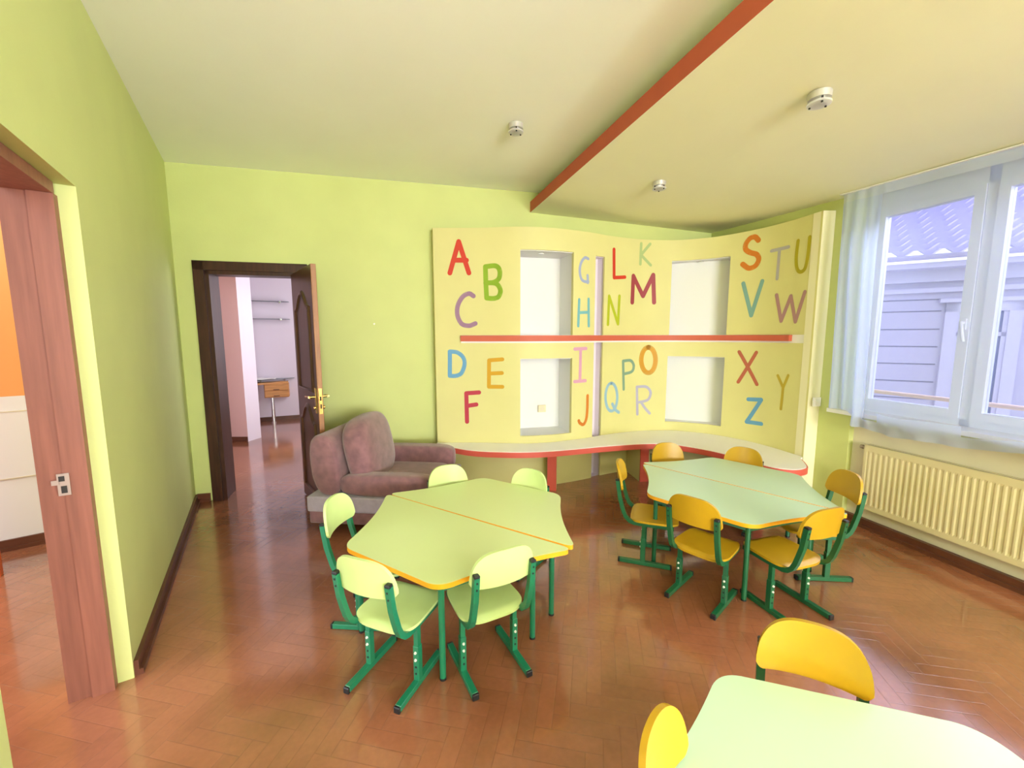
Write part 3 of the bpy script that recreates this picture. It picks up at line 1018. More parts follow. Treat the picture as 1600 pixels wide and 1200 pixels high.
LETTERS = [
    ('A', 'red', 0.0442, 0, [[(0.149, 2.029), (0.235, 2.309), (0.325, 2.029)], [(0.183, 2.144), (0.304, 2.143)]]),
    ('B', 'leaf green', 0.0439, 1, [[(0.478, 2.084), (0.481, 1.939), (0.487, 1.801)], [(0.478, 2.084), (0.572, 2.089), (0.61, 2.047), (0.603, 1.977), (0.552, 1.942), (0.479, 1.939)], [(0.479, 1.939), (0.575, 1.931), (0.616, 1.871), (0.599, 1.813), (0.551, 1.796), (0.487, 1.801)]]),
    ('C', 'purple', 0.0425, 1, [[(0.364, 1.82), (0.323, 1.842), (0.265, 1.814), (0.218, 1.735), (0.212, 1.645), (0.25, 1.566), (0.319, 1.547), (0.379, 1.568)]]),
    ('D', 'blue', 0.0392, 1, [[(0.135, 1.307), (0.133, 1.199), (0.13, 1.077)], [(0.135, 1.307), (0.204, 1.298), (0.259, 1.252), (0.272, 1.187), (0.242, 1.105), (0.191, 1.077), (0.13, 1.077)]]),
    ('E', 'golden', 0.0369, 0, [[(0.631, 1.234), (0.505, 1.224), (0.501, 0.973), (0.63, 0.974)], [(0.504, 1.099), (0.626, 1.105)]]),
    ('F', 'crimson', 0.0401, 0, [[(0.406, 0.918), (0.284, 0.91), (0.287, 0.634)], [(0.287, 0.787), (0.379, 0.802)]]),
    ('G', 'periwinkle', 0.0274, 1, [[(1.491, 2.184), (1.45, 2.19), (1.408, 2.141), (1.393, 2.063), (1.414, 1.991), (1.455, 1.968), (1.497, 1.969)], [(1.486, 2.028), (1.49, 1.996), (1.491, 1.959)]]),
    ('H', 'turquoise', 0.0277, 0, [[(1.393, 1.797), (1.387, 1.546)], [(1.504, 1.806), (1.513, 1.547)], [(1.39, 1.672), (1.507, 1.68)]]),
    ('I', 'pink', 0.0331, 0, [[(1.351, 1.325), (1.485, 1.328)], [(1.42, 1.324), (1.418, 1.017)], [(1.355, 1.008), (1.484, 1.011)]]),
    ('J', 'orange', 0.0322, 1, [[(1.515, 0.859), (1.515, 0.73), (1.505, 0.626), (1.47, 0.572), (1.427, 0.589), (1.412, 0.615)]]),
    ('K', 'pale green', 0.0291, 0, [[(2.157, 2.389), (2.154, 2.183)], [(2.257, 2.388), (2.159, 2.276), (2.271, 2.177)]]),
    ('L', 'red', 0.0354, 0, [[(1.823, 2.305), (1.833, 2.031), (1.97, 2.044)]]),
    ('M', 'dark red', 0.0449, 0, [[(2.072, 1.794), (2.076, 2.061), (2.198, 1.862), (2.304, 2.078), (2.324, 1.798)]]),
    ('N', 'lime', 0.0319, 0, [[(1.769, 1.565), (1.776, 1.847), (1.899, 1.571), (1.908, 1.853)]]),
    ('O', 'amber', 0.0519, 1, [[(2.279, 1.33), (2.31, 1.319), (2.337, 1.29), (2.356, 1.246), (2.364, 1.194), (2.36, 1.142), (2.345, 1.098), (2.32, 1.068), (2.29, 1.058), (2.259, 1.069), (2.231, 1.099), (2.212, 1.143), (2.203, 1.195), (2.208, 1.247), (2.224, 1.291), (2.249, 1.319), (2.279, 1.33)]]),
    ('P', 'grey-green', 0.0308, 1, [[(1.979, 1.19), (1.988, 1.04), (1.997, 0.892)], [(1.979, 1.19), (2.073, 1.193), (2.115, 1.14), (2.093, 1.076), (1.991, 1.053)]]),
    ('Q', 'light blue', 0.0333, 1, [[(1.834, 0.965), (1.864, 0.953), (1.89, 0.92), (1.908, 0.871), (1.916, 0.814), (1.912, 0.757), (1.897, 0.71), (1.873, 0.68), (1.844, 0.671), (1.813, 0.685), (1.787, 0.719), (1.769, 0.768), (1.761, 0.824), (1.765, 0.88), (1.781, 0.926), (1.805, 0.956), (1.834, 0.965)], [(1.854, 0.746), (1.895, 0.683), (1.941, 0.65)]]),
    ('R', 'lavender', 0.029, 1, [[(2.162, 0.911), (2.171, 0.757), (2.179, 0.613)], [(2.162, 0.911), (2.271, 0.908), (2.323, 0.846), (2.293, 0.767), (2.18, 0.741)], [(2.221, 0.739), (2.269, 0.674), (2.321, 0.619)]]),
    ('S', 'orange', 0.0469, 1, [[(3.297, 2.328), (3.264, 2.364), (3.219, 2.36), (3.184, 2.315), (3.186, 2.266), (3.227, 2.23), (3.288, 2.202), (3.312, 2.154), (3.284, 2.099), (3.224, 2.086), (3.166, 2.131)]]),
    ('T', 'light grey', 0.0298, 0, [[(3.427, 2.209), (3.586, 2.212)], [(3.503, 2.206), (3.499, 1.955)]]),
    ('U', 'olive yellow', 0.0317, 1, [[(3.673, 2.245), (3.667, 2.113), (3.682, 2.018), (3.717, 1.982), (3.759, 2.006), (3.776, 2.111), (3.78, 2.251)]]),
    ('V', 'teal', 0.0382, 0, [[(3.183, 1.949), (3.275, 1.641), (3.359, 1.951)]]),
    ('W', 'dusty pink', 0.0337, 0, [[(3.506, 1.811), (3.567, 1.579), (3.643, 1.789), (3.706, 1.568), (3.775, 1.811)]]),
    ('X', 'coral', 0.0335, 0, [[(3.185, 1.292), (3.374, 0.991)], [(3.348, 1.292), (3.193, 0.997)]]),
    ('Y', 'mustard', 0.0264, 0, [[(3.574, 1.093), (3.635, 0.991)], [(3.677, 1.103), (3.635, 0.991), (3.629, 0.798)]]),
    ('Z', 'blue', 0.0381, 0, [[(3.3, 0.838), (3.428, 0.851), (3.298, 0.615), (3.445, 0.624)]])]

LCOL = {'red': '#d8351c', 'leaf green': '#8fb516', 'purple': '#a27a9c', 'blue': '#6aa9d6', 'golden': '#d9a414', 'crimson': '#c2314a',
        'periwinkle': '#a9b4d8', 'turquoise': '#79bcc4', 'pink': '#dfa3c4', 'orange': '#dd8128', 'pale green': '#b3c886', 'dark red': '#a43c46',
        'lime': '#b9c41a', 'amber': '#d89b12', 'grey-green': '#86a690', 'light blue': '#9ec4dc', 'lavender': '#b9b4d2', 'light grey': '#bcb6b8',
        'olive yellow': '#bcae14', 'teal': '#86b3aa', 'dusty pink': '#b98b8e', 'coral': '#c46a50', 'mustard': '#c9b036'}
def deeper(c, f=0.80):
    return tuple(x * f for x in lin(c)[:3]) + (1.0,)
LM = {k: mat('letter_paint_' + k.replace(' ', '_').replace('-', '_'), deeper(v), 0.5) for k, v in LCOL.items()}
def letter(ch, colour, w, smooth, strokes):
    bm = bmesh.new()
    r = w / 2
    lift = 0.0015
    def P(s, z, o=0.0):
        return cpt(s, z, lift + o)
    for si, st in enumerate(strokes):
        pts = [Vector(p) for p in (smooth_path(st, 8) if smooth and len(st) > 2 else st)]
        if not smooth:                         # fine steps so that straight strokes follow the curve
            fine = []
            for a, b in zip(pts, pts[1:]):
                for k in range(6):
                    fine.append(a.lerp(b, k / 6))
            corner = pts
            pts = fine + [pts[-1]]
        else:
            corner = [pts[0], pts[-1]]
            for i in range(1, len(pts) - 1):
                if (pts[i] - pts[i - 1]).angle(pts[i + 1] - pts[i], 0) > 0.12:
                    corner.append(pts[i])
        o = 0.0002 * si
        L_, R_ = [], []
        for a, b in zip(pts, pts[1:]):
            t = (b - a)
            if t.length < 1e-6:
                continue
            t.normalize()
            nn = Vector((-t.y, t.x)) * r
            bm.faces.new([bm.verts.new(P(*(q), o)) for q in ((a - nn), (b - nn), (b + nn), (a + nn))])
        for c_ in corner:
            ctr = bm.verts.new(P(c_.x, c_.y, o + 0.0001))
            rim = [bm.verts.new(P(c_.x + r * math.cos(2 * PI * k / 16), c_.y + r * math.sin(2 * PI * k / 16), o + 0.0001)) for k in range(16)]
            for k in range(16):
                bm.faces.new((ctr, rim[k], rim[(k + 1) % 16]))
    obj('letter', bm, LM[colour], part, label='%s letter %s' % (colour, ch))
for a in LETTERS:
    letter(*a)

# red shelf running along the partition
bm = bmesh.new()
n = 90
ring = []
for k in range(n + 1):
    s = 0.24 + (3.675 - 0.24) * k / n
    ring.append([bm.verts.new(cpt(s, z, o)) for (z, o) in ((1.402, -0.011), (1.456, -0.011), (1.456, 0.022), (1.402, 0.022))])
for k in range(n):
    for m_ in range(4):
        bm.faces.new((ring[k][m_], ring[k][(m_ + 1) % 4], ring[k + 1][(m_ + 1) % 4], ring[k + 1][m_]))
bm.faces.new(ring[0]); bm.faces.new(ring[-1][::-1])
tag(obj('wall_shelf', bm, M_beam, smooth=30), 'narrow red shelf curving along the middle of the alphabet partition', 'shelf')

# bench along the foot of the partition
bench = thing('curved_bench', 'long curved white bench top with a red edge under the alphabet partition', 'bench')
FR = [(.40, 3.86), (.535, 3.70), (.70, 3.535), (.91, 3.425), (1.125, 3.35), (1.352, 3.312), (1.635, 3.31), (1.93, 3.312), (2.26, 3.29), (2.50, 3.225),
      (2.61, 3.11), (2.745, 2.86), (2.80, 2.58), (2.84, 2.39), (2.94, 2.295), (3.08, 2.30), (3.19, 2.40), (3.26, 2.488)]
front = smooth_path(FR, 6)
BT, BB = 0.43, 0.385
bm = bmesh.new()
nb = len(front)
back = []
for k in range(nb):
    s = STOT * k / (nb - 1)
    p = cpos(s) + cnorm(s) * 0.003
    back.append(p)
f_top = [bm.verts.new((p.x, p.y, BT)) for p in front]
b_top = [bm.verts.new((p.x, p.y, BT)) for p in back]
f_bot = [bm.verts.new((p.x, p.y, BB)) for p in front]
b_bot = [bm.verts.new((p.x, p.y, BB)) for p in back]
for k in range(nb - 1):
    bm.faces.new((f_top[k], f_top[k + 1], b_top[k + 1], b_top[k]))
    bm.faces.new((f_bot[k], b_bot[k], b_bot[k + 1], f_bot[k + 1]))
    bm.faces.new((f_top[k], f_bot[k], f_bot[k + 1], f_top[k + 1]))
    bm.faces.new((b_top[k], b_top[k + 1], b_bot[k + 1], b_bot[k]))
bm.faces.new((f_top[0], b_top[0], b_bot[0], f_bot[0]))
bm.faces.new((f_top[-1], f_bot[-1], b_bot[-1], b_top[-1]))
obj('bench_top', bm, M_white, bench)
bm = bmesh.new()
ring = []
for k in range(nb):
    a, b = front[max(0, k - 1)], front[min(nb - 1, k + 1)]
    t = (b - a).normalized()
    nn = Vector((t.y, -t.x))
    p = front[k]
    ring.append([bm.verts.new((p.x + nn.x * o, p.y + nn.y * o, z)) for (z, o) in ((BB - 0.006, 0.0005), (BT - 0.004, 0.0005), (BT - 0.004, 0.010), (BB - 0.006, 0.010))])
for k in range(nb - 1):
    for m_ in range(4):
        bm.faces.new((ring[k][m_], ring[k][(m_ + 1) % 4], ring[k + 1][(m_ + 1) % 4], ring[k + 1][m_]))
bm.faces.new(ring[0]); bm.faces.new(ring[-1][::-1])
obj('edge_band', bm, M_red, bench, smooth=30)
def support(fx, fy, s_back, wdt):
    b_ = cpos(s_back) + cnorm(s_back) * 0.004
    f_ = Vector((fx, fy))
    t = (f_ - b_).normalized()
    nn = Vector((-t.y, t.x)) * wdt / 2
    bm = bmesh.new()
    prism(bm, [b_ - nn, f_ - nn, f_ + nn, b_ + nn], 0, BB)
    sup = obj('support', bm, M_panel, bench)
    bm = bmesh.new()
    g = f_ + t * 0.014
    prism(bm, [f_ - nn, g - nn, g + nn, f_ + nn], 0, BB)
    obj('red_front', bm, M_red, sup)
support(1.435, 3.47, 1.12, 0.085)
support(2.405, 3.425, 2.10, 0.085)
support(2.98, 2.60, 3.55, 0.085)

# switch on the partition's end
bm = bmesh.new()
box(bm, (3.378, 2.480, 0.905), (0.075, 0.016, 0.075), -0.03, 0, bevel=0.004)
box(bm, (3.378, 2.469, 0.905), (0.050, 0.008, 0.050), -0.03, 0, bevel=0.002)
tag(obj('light_switch', bm, M_switch, smooth=30), 'white light switch on the end of the yellow partition beside the curtain', 'switch')

# ------------------------------------------------------------------ radiator
rad = thing('radiator', 'cream panel radiator in the recess under the window', 'radiator')
RY0, RY1, RZ0, RZ1 = 0.55, 2.108, 0.150, 0.642
bm = bmesh.new()
nr = 46
xs_front = []
cols = []
for k in range(nr * 4 + 1):
    y = RY1 - (RY1 - RY0) * k / (nr * 4)
    ph = k % 4
    dep = 0.0 if ph in (0, 1) else 0.0035
    edge = k < 3 or k > nr * 4 - 3
    col = []
    for (z, a) in ((RZ0, 0), (RZ0 + 0.035, 0), (RZ0 + 0.048, 1), (RZ1 - 0.060, 1), (RZ1 - 0.047, 0), (RZ1, 0)):
        col.append(bm.verts.new((xw(y) - 0.012 + (0 if edge else a * dep), y, z)))
    cols.append(col)
for a, b in zip(cols, cols[1:]):
    for k in range(5):
        bm.faces.new((a[k], a[k + 1], b[k + 1], b[k]))
obj('front_panel', bm, M_rad, rad)
bm = bmesh.new()
def rb(ya, yc, xa, xb, za, zc, mi=0):
    prism(bm, [(xw(ya) + xa, ya), (xw(yc) + xa, yc), (xw(yc) + xb, yc), (xw(ya) + xb, ya)], za, zc, mi)
rb(RY0, RY1, -0.003, 0.030, RZ0 + 0.01, RZ1 - 0.012)
rb(RY1 - 0.002, RY1 + 0.001, -0.012, 0.032, RZ0, RZ1)
rb(RY0 - 0.001, RY0 + 0.002, -0.012, 0.032, RZ0, RZ1)
rb(RY0, RY1, -0.012, -0.006, RZ1 - 0.004, RZ1)
rb(RY0, RY1, 0.026, 0.032, RZ1 - 0.004, RZ1)
obj('casing', bm, M_rad, rad)
bm = bmesh.new()
rb(RY0 + 0.01, RY1 - 0.01, -0.005, 0.025, RZ1 - 0.012, RZ1 - 0.008)
obj('top_grille', bm, M_dark, rad)
bm = bmesh.new()
cyl(bm, (xw(RY1) + 0.005, RY1, RZ1 - 0.028), (xw(RY1) + 0.005, RY1 + 0.022, RZ1 - 0.028), 0.011, 14)
cyl(bm, (xw(RY1) + 0.005, RY1 + 0.020, RZ1 - 0.028), (xw(RY1) + 0.005, RY1 + 0.036, RZ1 - 0.028), 0.015, 14)
obj('air_valve', bm, M_steel, rad, smooth=40)
for y in (RY0 + 0.25, RY1 - 0.25):
    bm = bmesh.new()
    rb(y - 0.02, y + 0.02, 0.028, 0.049, RZ0 + 0.1, RZ1 - 0.1)
    obj('wall_bracket', bm, M_rad, rad)

# ------------------------------------------------------------------ sheer curtain
cur = thing('sheer_curtain', 'sheer white curtain gathered at one side and trailing over the window sill', 'curtain')
bm = bmesh.new()
NYc, NZc = 190, 26
YL, YR = 2.372, 0.10
def fold(y, z):
    t = (z - 0.8) / 1.7
    left = max(0.0, min(1.0, (y - 2.03) / 0.12))
    g = 0.020 * math.sin(y * 72 + 0.8 * math.sin(z * 2.2)) * left * (1.15 - 0.4 * t)
    g += 0.012 * math.sin(y * 31 + 1.4 + 0.5 * z) * left
    g += (1 - left) * (0.010 * math.sin(y * 13.0 + 0.6 * z) + 0.008 * math.sin(y * 5.1 + 1.1))
    return g
def zlow(y):
    if y > 2.23:
        return 0.885
    t = min(1.0, (2.23 - y) / 0.09)
    t2 = t * t * (3 - 2 * t)
    sag = 0.790 - 0.055 * math.exp(-((y - 1.90) / 0.17) ** 2) - 0.02 * math.sin(y * 9)
    return 0.885 * (1 - t2) + sag * t2
grid = []
for a in range(NYc + 1):
    y = YL + (YR - YL) * a / NYc
    col = []
    ztop = zsof(xw(y) - 0.085, y) - 0.006
    zb = zlow(y)
    for b in range(NZc + 1):
        f = b / NZc
        z = ztop + (zb - ztop) * f
        lean = 0.0
        # the gathered side swings towards the corner near the sill
        yy = y + (-0.012 * f * max(0.0, min(1.0, (y - 2.0) / 0.3)) if y > 2.0 else 0)
        yy = min(yy, 2.452)
        amp = 0.35 + 0.65 * min(1, f * 4)
        x = xw(yy) - 0.092 + amp * fold(y, z)
        if z < 0.95 and y < 2.25:
            x -= 0.012 * math.sin(y * 40 + z * 60) * (0.95 - z) / 0.2
        x = min(x, xw(yy) - 0.062) if z < 0.90 else min(x, xw(yy) - 0.02)
        col.append(bm.verts.new((x, yy, z)))
    grid.append(col)
for a in range(NYc):
    for b in range(NZc):
        f = bm.faces.new((grid[a][b], grid[a + 1][b], grid[a + 1][b + 1], grid[a][b + 1]))
        f.material_index = 1 if b < 1 else (2 if grid[a][0].co.y > 2.10 or grid[a][b].co.z < 0.90 else 0)
obj('sheer_cloth', bm, [M_sheer, M_hem, M_gath], cur, smooth=80)
bm = bmesh.new()
prev = None
ring = []
for a in range(40):
    y = 2.385 + (0.08 - 2.385) * a / 39
    zt = zsof(xw(y) - 0.08, y)
    ring.append([bm.verts.new((xw(y) + o, y, z)) for (o, z) in ((-0.115, zt - 0.008), (-0.06, zt - 0.008), (-0.06, zt - 0.001), (-0.115, zt - 0.001))])
for a in range(39):
    for m_ in range(4):
        bm.faces.new((ring[a][m_], ring[a][(m_ + 1) % 4], ring[a + 1][(m_ + 1) % 4], ring[a + 1][m_]))
bm.faces.new(ring[0]); bm.faces.new(ring[-1][::-1])
obj('curtain_track', bm, M_switch, cur)

# ------------------------------------------------------------------ ceiling lights
lamp = thing('ceiling_light', 'small chrome ceiling light on the cream upper ceiling', 'ceiling light', (0.867, 2.78, CEIL), 0.3, 'small round ceiling lights')
bm = bmesh.new()
cyl(bm, (0, 0, -0.030), (0, 0, 0), 0.048, 32, r2=0.050)
obj('chrome_base', bm, M_ring, lamp, smooth=40)
bm = bmesh.new()
cyl(bm, (0, 0, -0.052), (0, 0, -0.044), 0.050, 32)
gl = obj('glass_disc', bm, M_frost, lamp, smooth=40)
bm = bmesh.new()
cyl(bm, (0, 0, -0.044), (0, 0, -0.030), 0.022, 20)
obj('lamp_bulb', bm, M_switch, lamp, smooth=40)
for k in range(3):
    a = k * 2 * PI / 3
    bm = bmesh.new()
    cyl(bm, (0.038 * math.cos(a), 0.038 * math.sin(a), -0.058), (0.038 * math.cos(a), 0.038 * math.sin(a), -0.028), 0.0045, 10)
    obj('stud', bm, M_dark, gl)
for (x, y, a, lab) in ((2.03, 2.825, 1.0, 'small chrome ceiling light on the lowered yellow ceiling, above the alphabet partition'),
                       (2.016, 1.589, 2.0, 'small chrome ceiling light on the lowered yellow ceiling, nearest the camera')):
    dup(lamp, (x, y, zsof(x, y) + 0.001), a, lab)

# ------------------------------------------------------------------ chairs
def make_chair(name, label, seat_m, frame_m, drop=0.0):
    t = thing(name, label, 'chair', (0, 0, 0), 0, None)
    # seat: dished plywood shell
    bm = bmesh.new()
    nx, ny = 18, 18
    y0, y1 = -0.098, 0.195
    g = {}
    for a in range(nx + 1):
        for b in range(ny + 1):
            u, v = -1 + 2 * a / nx, -1 + 2 * b / ny
            # square to rounded square
            r_ = max(abs(u), abs(v), 1e-9)
            k_ = max(1e-9, abs(u / r_) ** 4.5 + abs(v / r_) ** 4.5) ** (-1 / 4.5)
            uu, vv = u * k_, v * k_
            w = 0.150 - 0.010 * (vv + 1) / 2
            x = uu * w
            y = (y0 + y1) / 2 + vv * (y1 - y0) / 2
            z = 0.297 - drop - 0.006 * (1 - u * u) * (1 - v * v)
            z -= 0.014 * max(0, (-vv - 0.80) / 0.20) ** 2
            z -= 0.012 * max(0, (vv - 0.80) / 0.20) ** 2
            g[a, b] = (x, y, z)
    shell(bm, g, nx, ny, (0, 0, -0.013))
    obj('seat', bm, seat_m, t, smooth=50)
    # backrest: flat foot, round shoulders, bent in plan
    bm = bmesh.new()
    nx, nz = 30, 10
    W = 0.140
    zb, zt = 0.472 - drop, 0.630 - drop
    g = {}
    for a in range(nx + 1):
        u = math.sin((-1 + 2 * a / nx) * PI / 2)
        top = zb + 0.012 + (zt - zb - 0.012) * (1 - abs(u) ** 3.2) ** (1 / 2.5)
        bot = zb + 0.020 * max(0.0, (abs(u) - 0.86) / 0.14) ** 2
        top = max(top, bot + 0.020)
        for b in range(nz + 1):
            z = bot + (top - bot) * b / nz
            x = u * W
            y = -0.138 - 0.020 * (z - zb) / 0.15 - 0.030 * (1 - (abs(u)) ** 2)
            g[a, b] = (x, y, z)
    shell(bm, g, nx, nz, (0, -0.014, 0))
    obj('backrest', bm, seat_m, t, smooth=50)
    path0 = [(-0.178, 0.535), (-0.172, 0.49), (-0.163, 0.43), (-0.148, 0.375), (-0.136, 0.335), (-0.122, 0.305), (-0.100, 0.283), (-0.072, 0.273), (-0.03, 0.271), (0.05, 0.271), (0.165, 0.271)]
    path = [(a, b - drop) for a, b in path0]
    for sx in (-1, 1):
        X = sx * 0.124
        bm = bmesh.new()
        sweep_yz(bm, path, 0.0115, 0.0115, X)
        for z in (0.515, 0.485):               # open adjusting holes
            yy = -0.1765 - (0.515 - z) * -0.14 - 0.0118
            cyl(bm, (X, yy, z - drop), (X, yy - 0.0012, z - drop), 0.0042, 10, mi=1)
        tube = obj('side_tube', bm, [frame_m, M_black], t)
        bm = bmesh.new()
        box(bm, (X, -0.1795, 0.5405 - drop), (0.024, 0.025, 0.012), 0, 0, bevel=0.003, seg=1)
        obj('end_cap', bm, M_black, tube)
        bm = bmesh.new()
        box(bm, (X, -0.012, (0.172 + 0.262 - drop) / 2), (0.020, 0.022, 0.262 - drop - 0.172), 0, 0)
        box(bm, (X, -0.012, 0.1015), (0.026, 0.030, 0.155), 0, 0, bevel=0.002, seg=1)
        for z in (0.088, 0.058):
            cyl(bm, (X, -0.0268, z), (X, -0.0285, z), 0.0045, 10, mi=1)
        leg = obj('leg', bm, [frame_m, M_black], t)
        for z in (0.152, 0.120):
            bm = bmesh.new()
            cyl(bm, (X, -0.0270, z), (X, -0.0325, z), 0.0062, 12, r2=0.0045)
            obj('bolt', bm, M_bolt, leg, smooth=40)
        bm = bmesh.new()
        box(bm, (X, 0.0, 0.0145), (0.027, 0.304, 0.025), 0, 0, bevel=0.002, seg=1)
        bar = obj('foot_bar', bm, frame_m, t)
        for sy in (-1, 1):
            bm = bmesh.new()
            box(bm, (X, sy * 0.157, 0.0135), (0.028, 0.012, 0.027), 0, 0, bevel=0.003, seg=1)
            obj('end_cap', bm, M_black, bar)
    for y in (-0.012, 0.12):
        bm = bmesh.new()
        box(bm, (0, y, 0.271 - drop), (0.226, 0.02, 0.02), 0, 0)
        obj('crossbar', bm, frame_m, t)
    return t
GG, GY = 'pale green chairs round the table by the sofa', 'yellow chairs round the tables by the window'
USED = {}
def put(kind, x, y, deg, label, group, drop=0.0):
    rz = math.radians(deg - 90)
    key = (kind, drop)
    if key not in USED:
        c = make_chair('school_chair', label, M_chG if kind == 'g' else M_chY, M_frameL if kind == 'g' else M_frameD, drop)
        c.location = (x, y, 0)
        c.rotation_euler = (0, 0, rz)
        c['group'] = group
        USED[key] = c
    else:
        c = dup(USED[key], (x, y, 0), rz, label, group)
    return c
put('g', -0.018, 1.697, 52.1, 'nearest pale green chair with its back to the camera, towards the long green wall', GG)
put('g', 0.379, 1.642, 100.7, 'pale green chair with its back to the camera, on the yellow chairs side', GG)
put('g', -0.125, 2.138, -21.0, 'pale green chair seen side-on in front of the sofa base', GG)
put('g', 0.388, 2.56, 280.7, 'pale green chair behind the table, in front of the sofa armrest, only its backrest showing', GG, 0.06)
put('g', 0.735, 2.375, 217.0, 'pale green chair behind the table, in front of the red bench support', GG, 0.06)
put('y', 1.636, 1.754, 26.6, 'yellow chair with its back to the camera, nearest the pale green table', GY)
put('y', 2.002, 1.550, 90.5, 'yellow chair with its back to the camera, in front of the radiator side table end', GY)
put('y', 1.587, 2.210, -37.0, 'yellow chair seen side-on at the table end facing the pale green table', GY)
put('y', 2.480, 1.775, 158.9, 'yellow chair at the table end beside the radiator', GY)
put('y', 2.15, 2.62, 262.0, 'yellow chair behind the mint table in front of the red bench support', GY, 0.06)
put('y', 2.51, 2.41, 207.0, 'yellow chair behind the mint table in front of the rounded bench end', GY, 0.06)
put('y', 1.045, 0.683, 226.0, 'yellow chair on the far side of the table nearest the camera', GY, 0.03)
put('y', 0.622, 0.508, 308.0, 'yellow chair cut off by the picture edge beside the table nearest the camera', GY)


# ------------------------------------------------------------------ trapezoid tables
def make_table(name, label, top_m, frame_m, group):
    t = thing(name, label, 'table', (0, 0, 0), 0, group)
    L2, S2, D2 = 0.602, 0.302, 0.262
    base = [(-L2 - 0.038, D2 + 0.036), (-S2, -D2), (S2, -D2), (L2 + 0.038, D2 + 0.036)]
    # outline with hollow slanted sides and round corners
    pts = []
    def edge(a, b, bow):
        a, b = Vector(a), Vector(b)
        tt = (b - a).normalized()
        nn = Vector((-tt.y, tt.x))              # inward for this winding
        return [a.lerp(b, k / 40) + nn * bow * math.sin(PI * k / 40) for k in range(1, 40)]
    raw = []
    for i, bow in enumerate((0.030, 0.0, 0.030, 0.0)):
        a, b = base[i], base[(i + 1) % 4]
        e = edge(a, b, bow)
        A_, B_ = Vector(a), Vector(b)
        ra, rb_ = (0.045 if a[1] > 0 else 0.06), (0.045 if b[1] > 0 else 0.06)
        raw.append([p for p in e if (p - A_).length > ra and (p - B_).length > rb_])
    for i in range(4):
        pts += raw[i]
        nxt = raw[(i + 1) % 4]
        p0, p2, c_ = raw[i][-1], nxt[0], Vector(base[(i + 1) % 4])
        c_ = c_.lerp((p0 + p2) / 2, 0.10)
        for k in range(1, 9):
            u = k / 9
            pts.append((1 - u) ** 2 * p0 + 2 * u * (1 - u) * c_ + u * u * p2)
    bm = bmesh.new()
    fs = prism(bm, [(p.x, p.y) for p in pts], 0.4385, 0.4605)
    for f in fs[2:]:
        f.material_index = 1
    top = obj('table_top', bm, [top_m, M_edge], t)
    corners = [(-0.47, 0.205), (-0.265, -0.205), (0.265, -0.205), (0.47, 0.205)]
    for (x, y) in corners:
        bm = bmesh.new()
        cyl(bm, (x, y, 0.008), (x, y, 0.438), 0.0135, 20)
        lg = obj('leg', bm, frame_m, t, smooth=40)
        bm = bmesh.new()
        cyl(bm, (x, y, 0.0), (x, y, 0.010), 0.0145, 20)
        obj('foot_cap', bm, M_black, lg, smooth=40)
    bm = bmesh.new()
    for i in range(4):
        a, b = Vector(corners[i]), Vector(corners[(i + 1) % 4])
        m_ = (a + b) / 2
        dv = b - a
        box(bm, (m_.x, m_.y, 0.420), (dv.length, 0.018, 0.034), math.atan2(dv.y, dv.x), 0)
    obj('under_frame', bm, frame_m, t)
    return t
GT = 'trapezoid table halves pushed together in pairs'
def put_table(proto, x, y, deg, flip, label):
    rz = math.radians(deg + (180 if flip else 0))
    if proto.get('label') == '':
        proto.location = (x, y, 0)
        proto.rotation_euler = (0, 0, rz)
        proto['label'] = label
        return proto
    return dup(proto, (x, y, 0), rz, label)
tA = make_table('trapezoid_table', '', M_topA, M_frameL, GT)
put_table(tA, 0.155, 1.940, -49.0, False, 'pale green trapezoid table half nearer the camera, by the sofa')
put_table(tA, 0.612, 2.338, -48.6, True, 'pale green trapezoid table half farther from the camera, by the sofa')
tB = make_table('trapezoid_table', '', M_topB, M_frameD, GT)
put_table(tB, 1.892, 1.979, -63.2, False, 'mint trapezoid table half between the yellow chairs, nearer the camera')
put_table(tB, 2.422, 2.272, -63.2, True, 'mint trapezoid table half next to the bench and radiator')
put_table(tB, 1.009, 0.50, -33.9, True, 'mint trapezoid table cut off by the lower picture edge')


# old wall plug
bm = bmesh.new()
cyl(bm, (-0.118, yb(-0.118) - 0.006, 1.565), (-0.118, yb(-0.118), 1.565), 0.007, 12)
tag(obj('wall_plug', bm, M_steel), 'tiny grey wall plug on the bare green wall beside the open door', 'wall plug')

# ------------------------------------------------------------------ small sofa
SO = (-0.592, 3.152, 0.0)
sofa = thing('small_sofa', 'mauve velour child sofa with loose back cushion in front of the open door', 'sofa', SO, math.radians(-22.0))
SW = 0.84
bm = bmesh.new()
box(bm, (0.47, SW / 2, 0.145), (0.94, SW, 0.09), 0, 0, bevel=0.012, seg=3)
obj('base', bm, M_sofa, sofa, smooth=40)
bm = bmesh.new()
box(bm, (0.465, SW / 2, 0.245), (0.955, SW + 0.012, 0.115), 0, 0, bevel=0.016, seg=3)
obj('plinth_band', bm, M_sofaG, sofa, smooth=40, label='grey fabric band')
bm = bmesh.new()
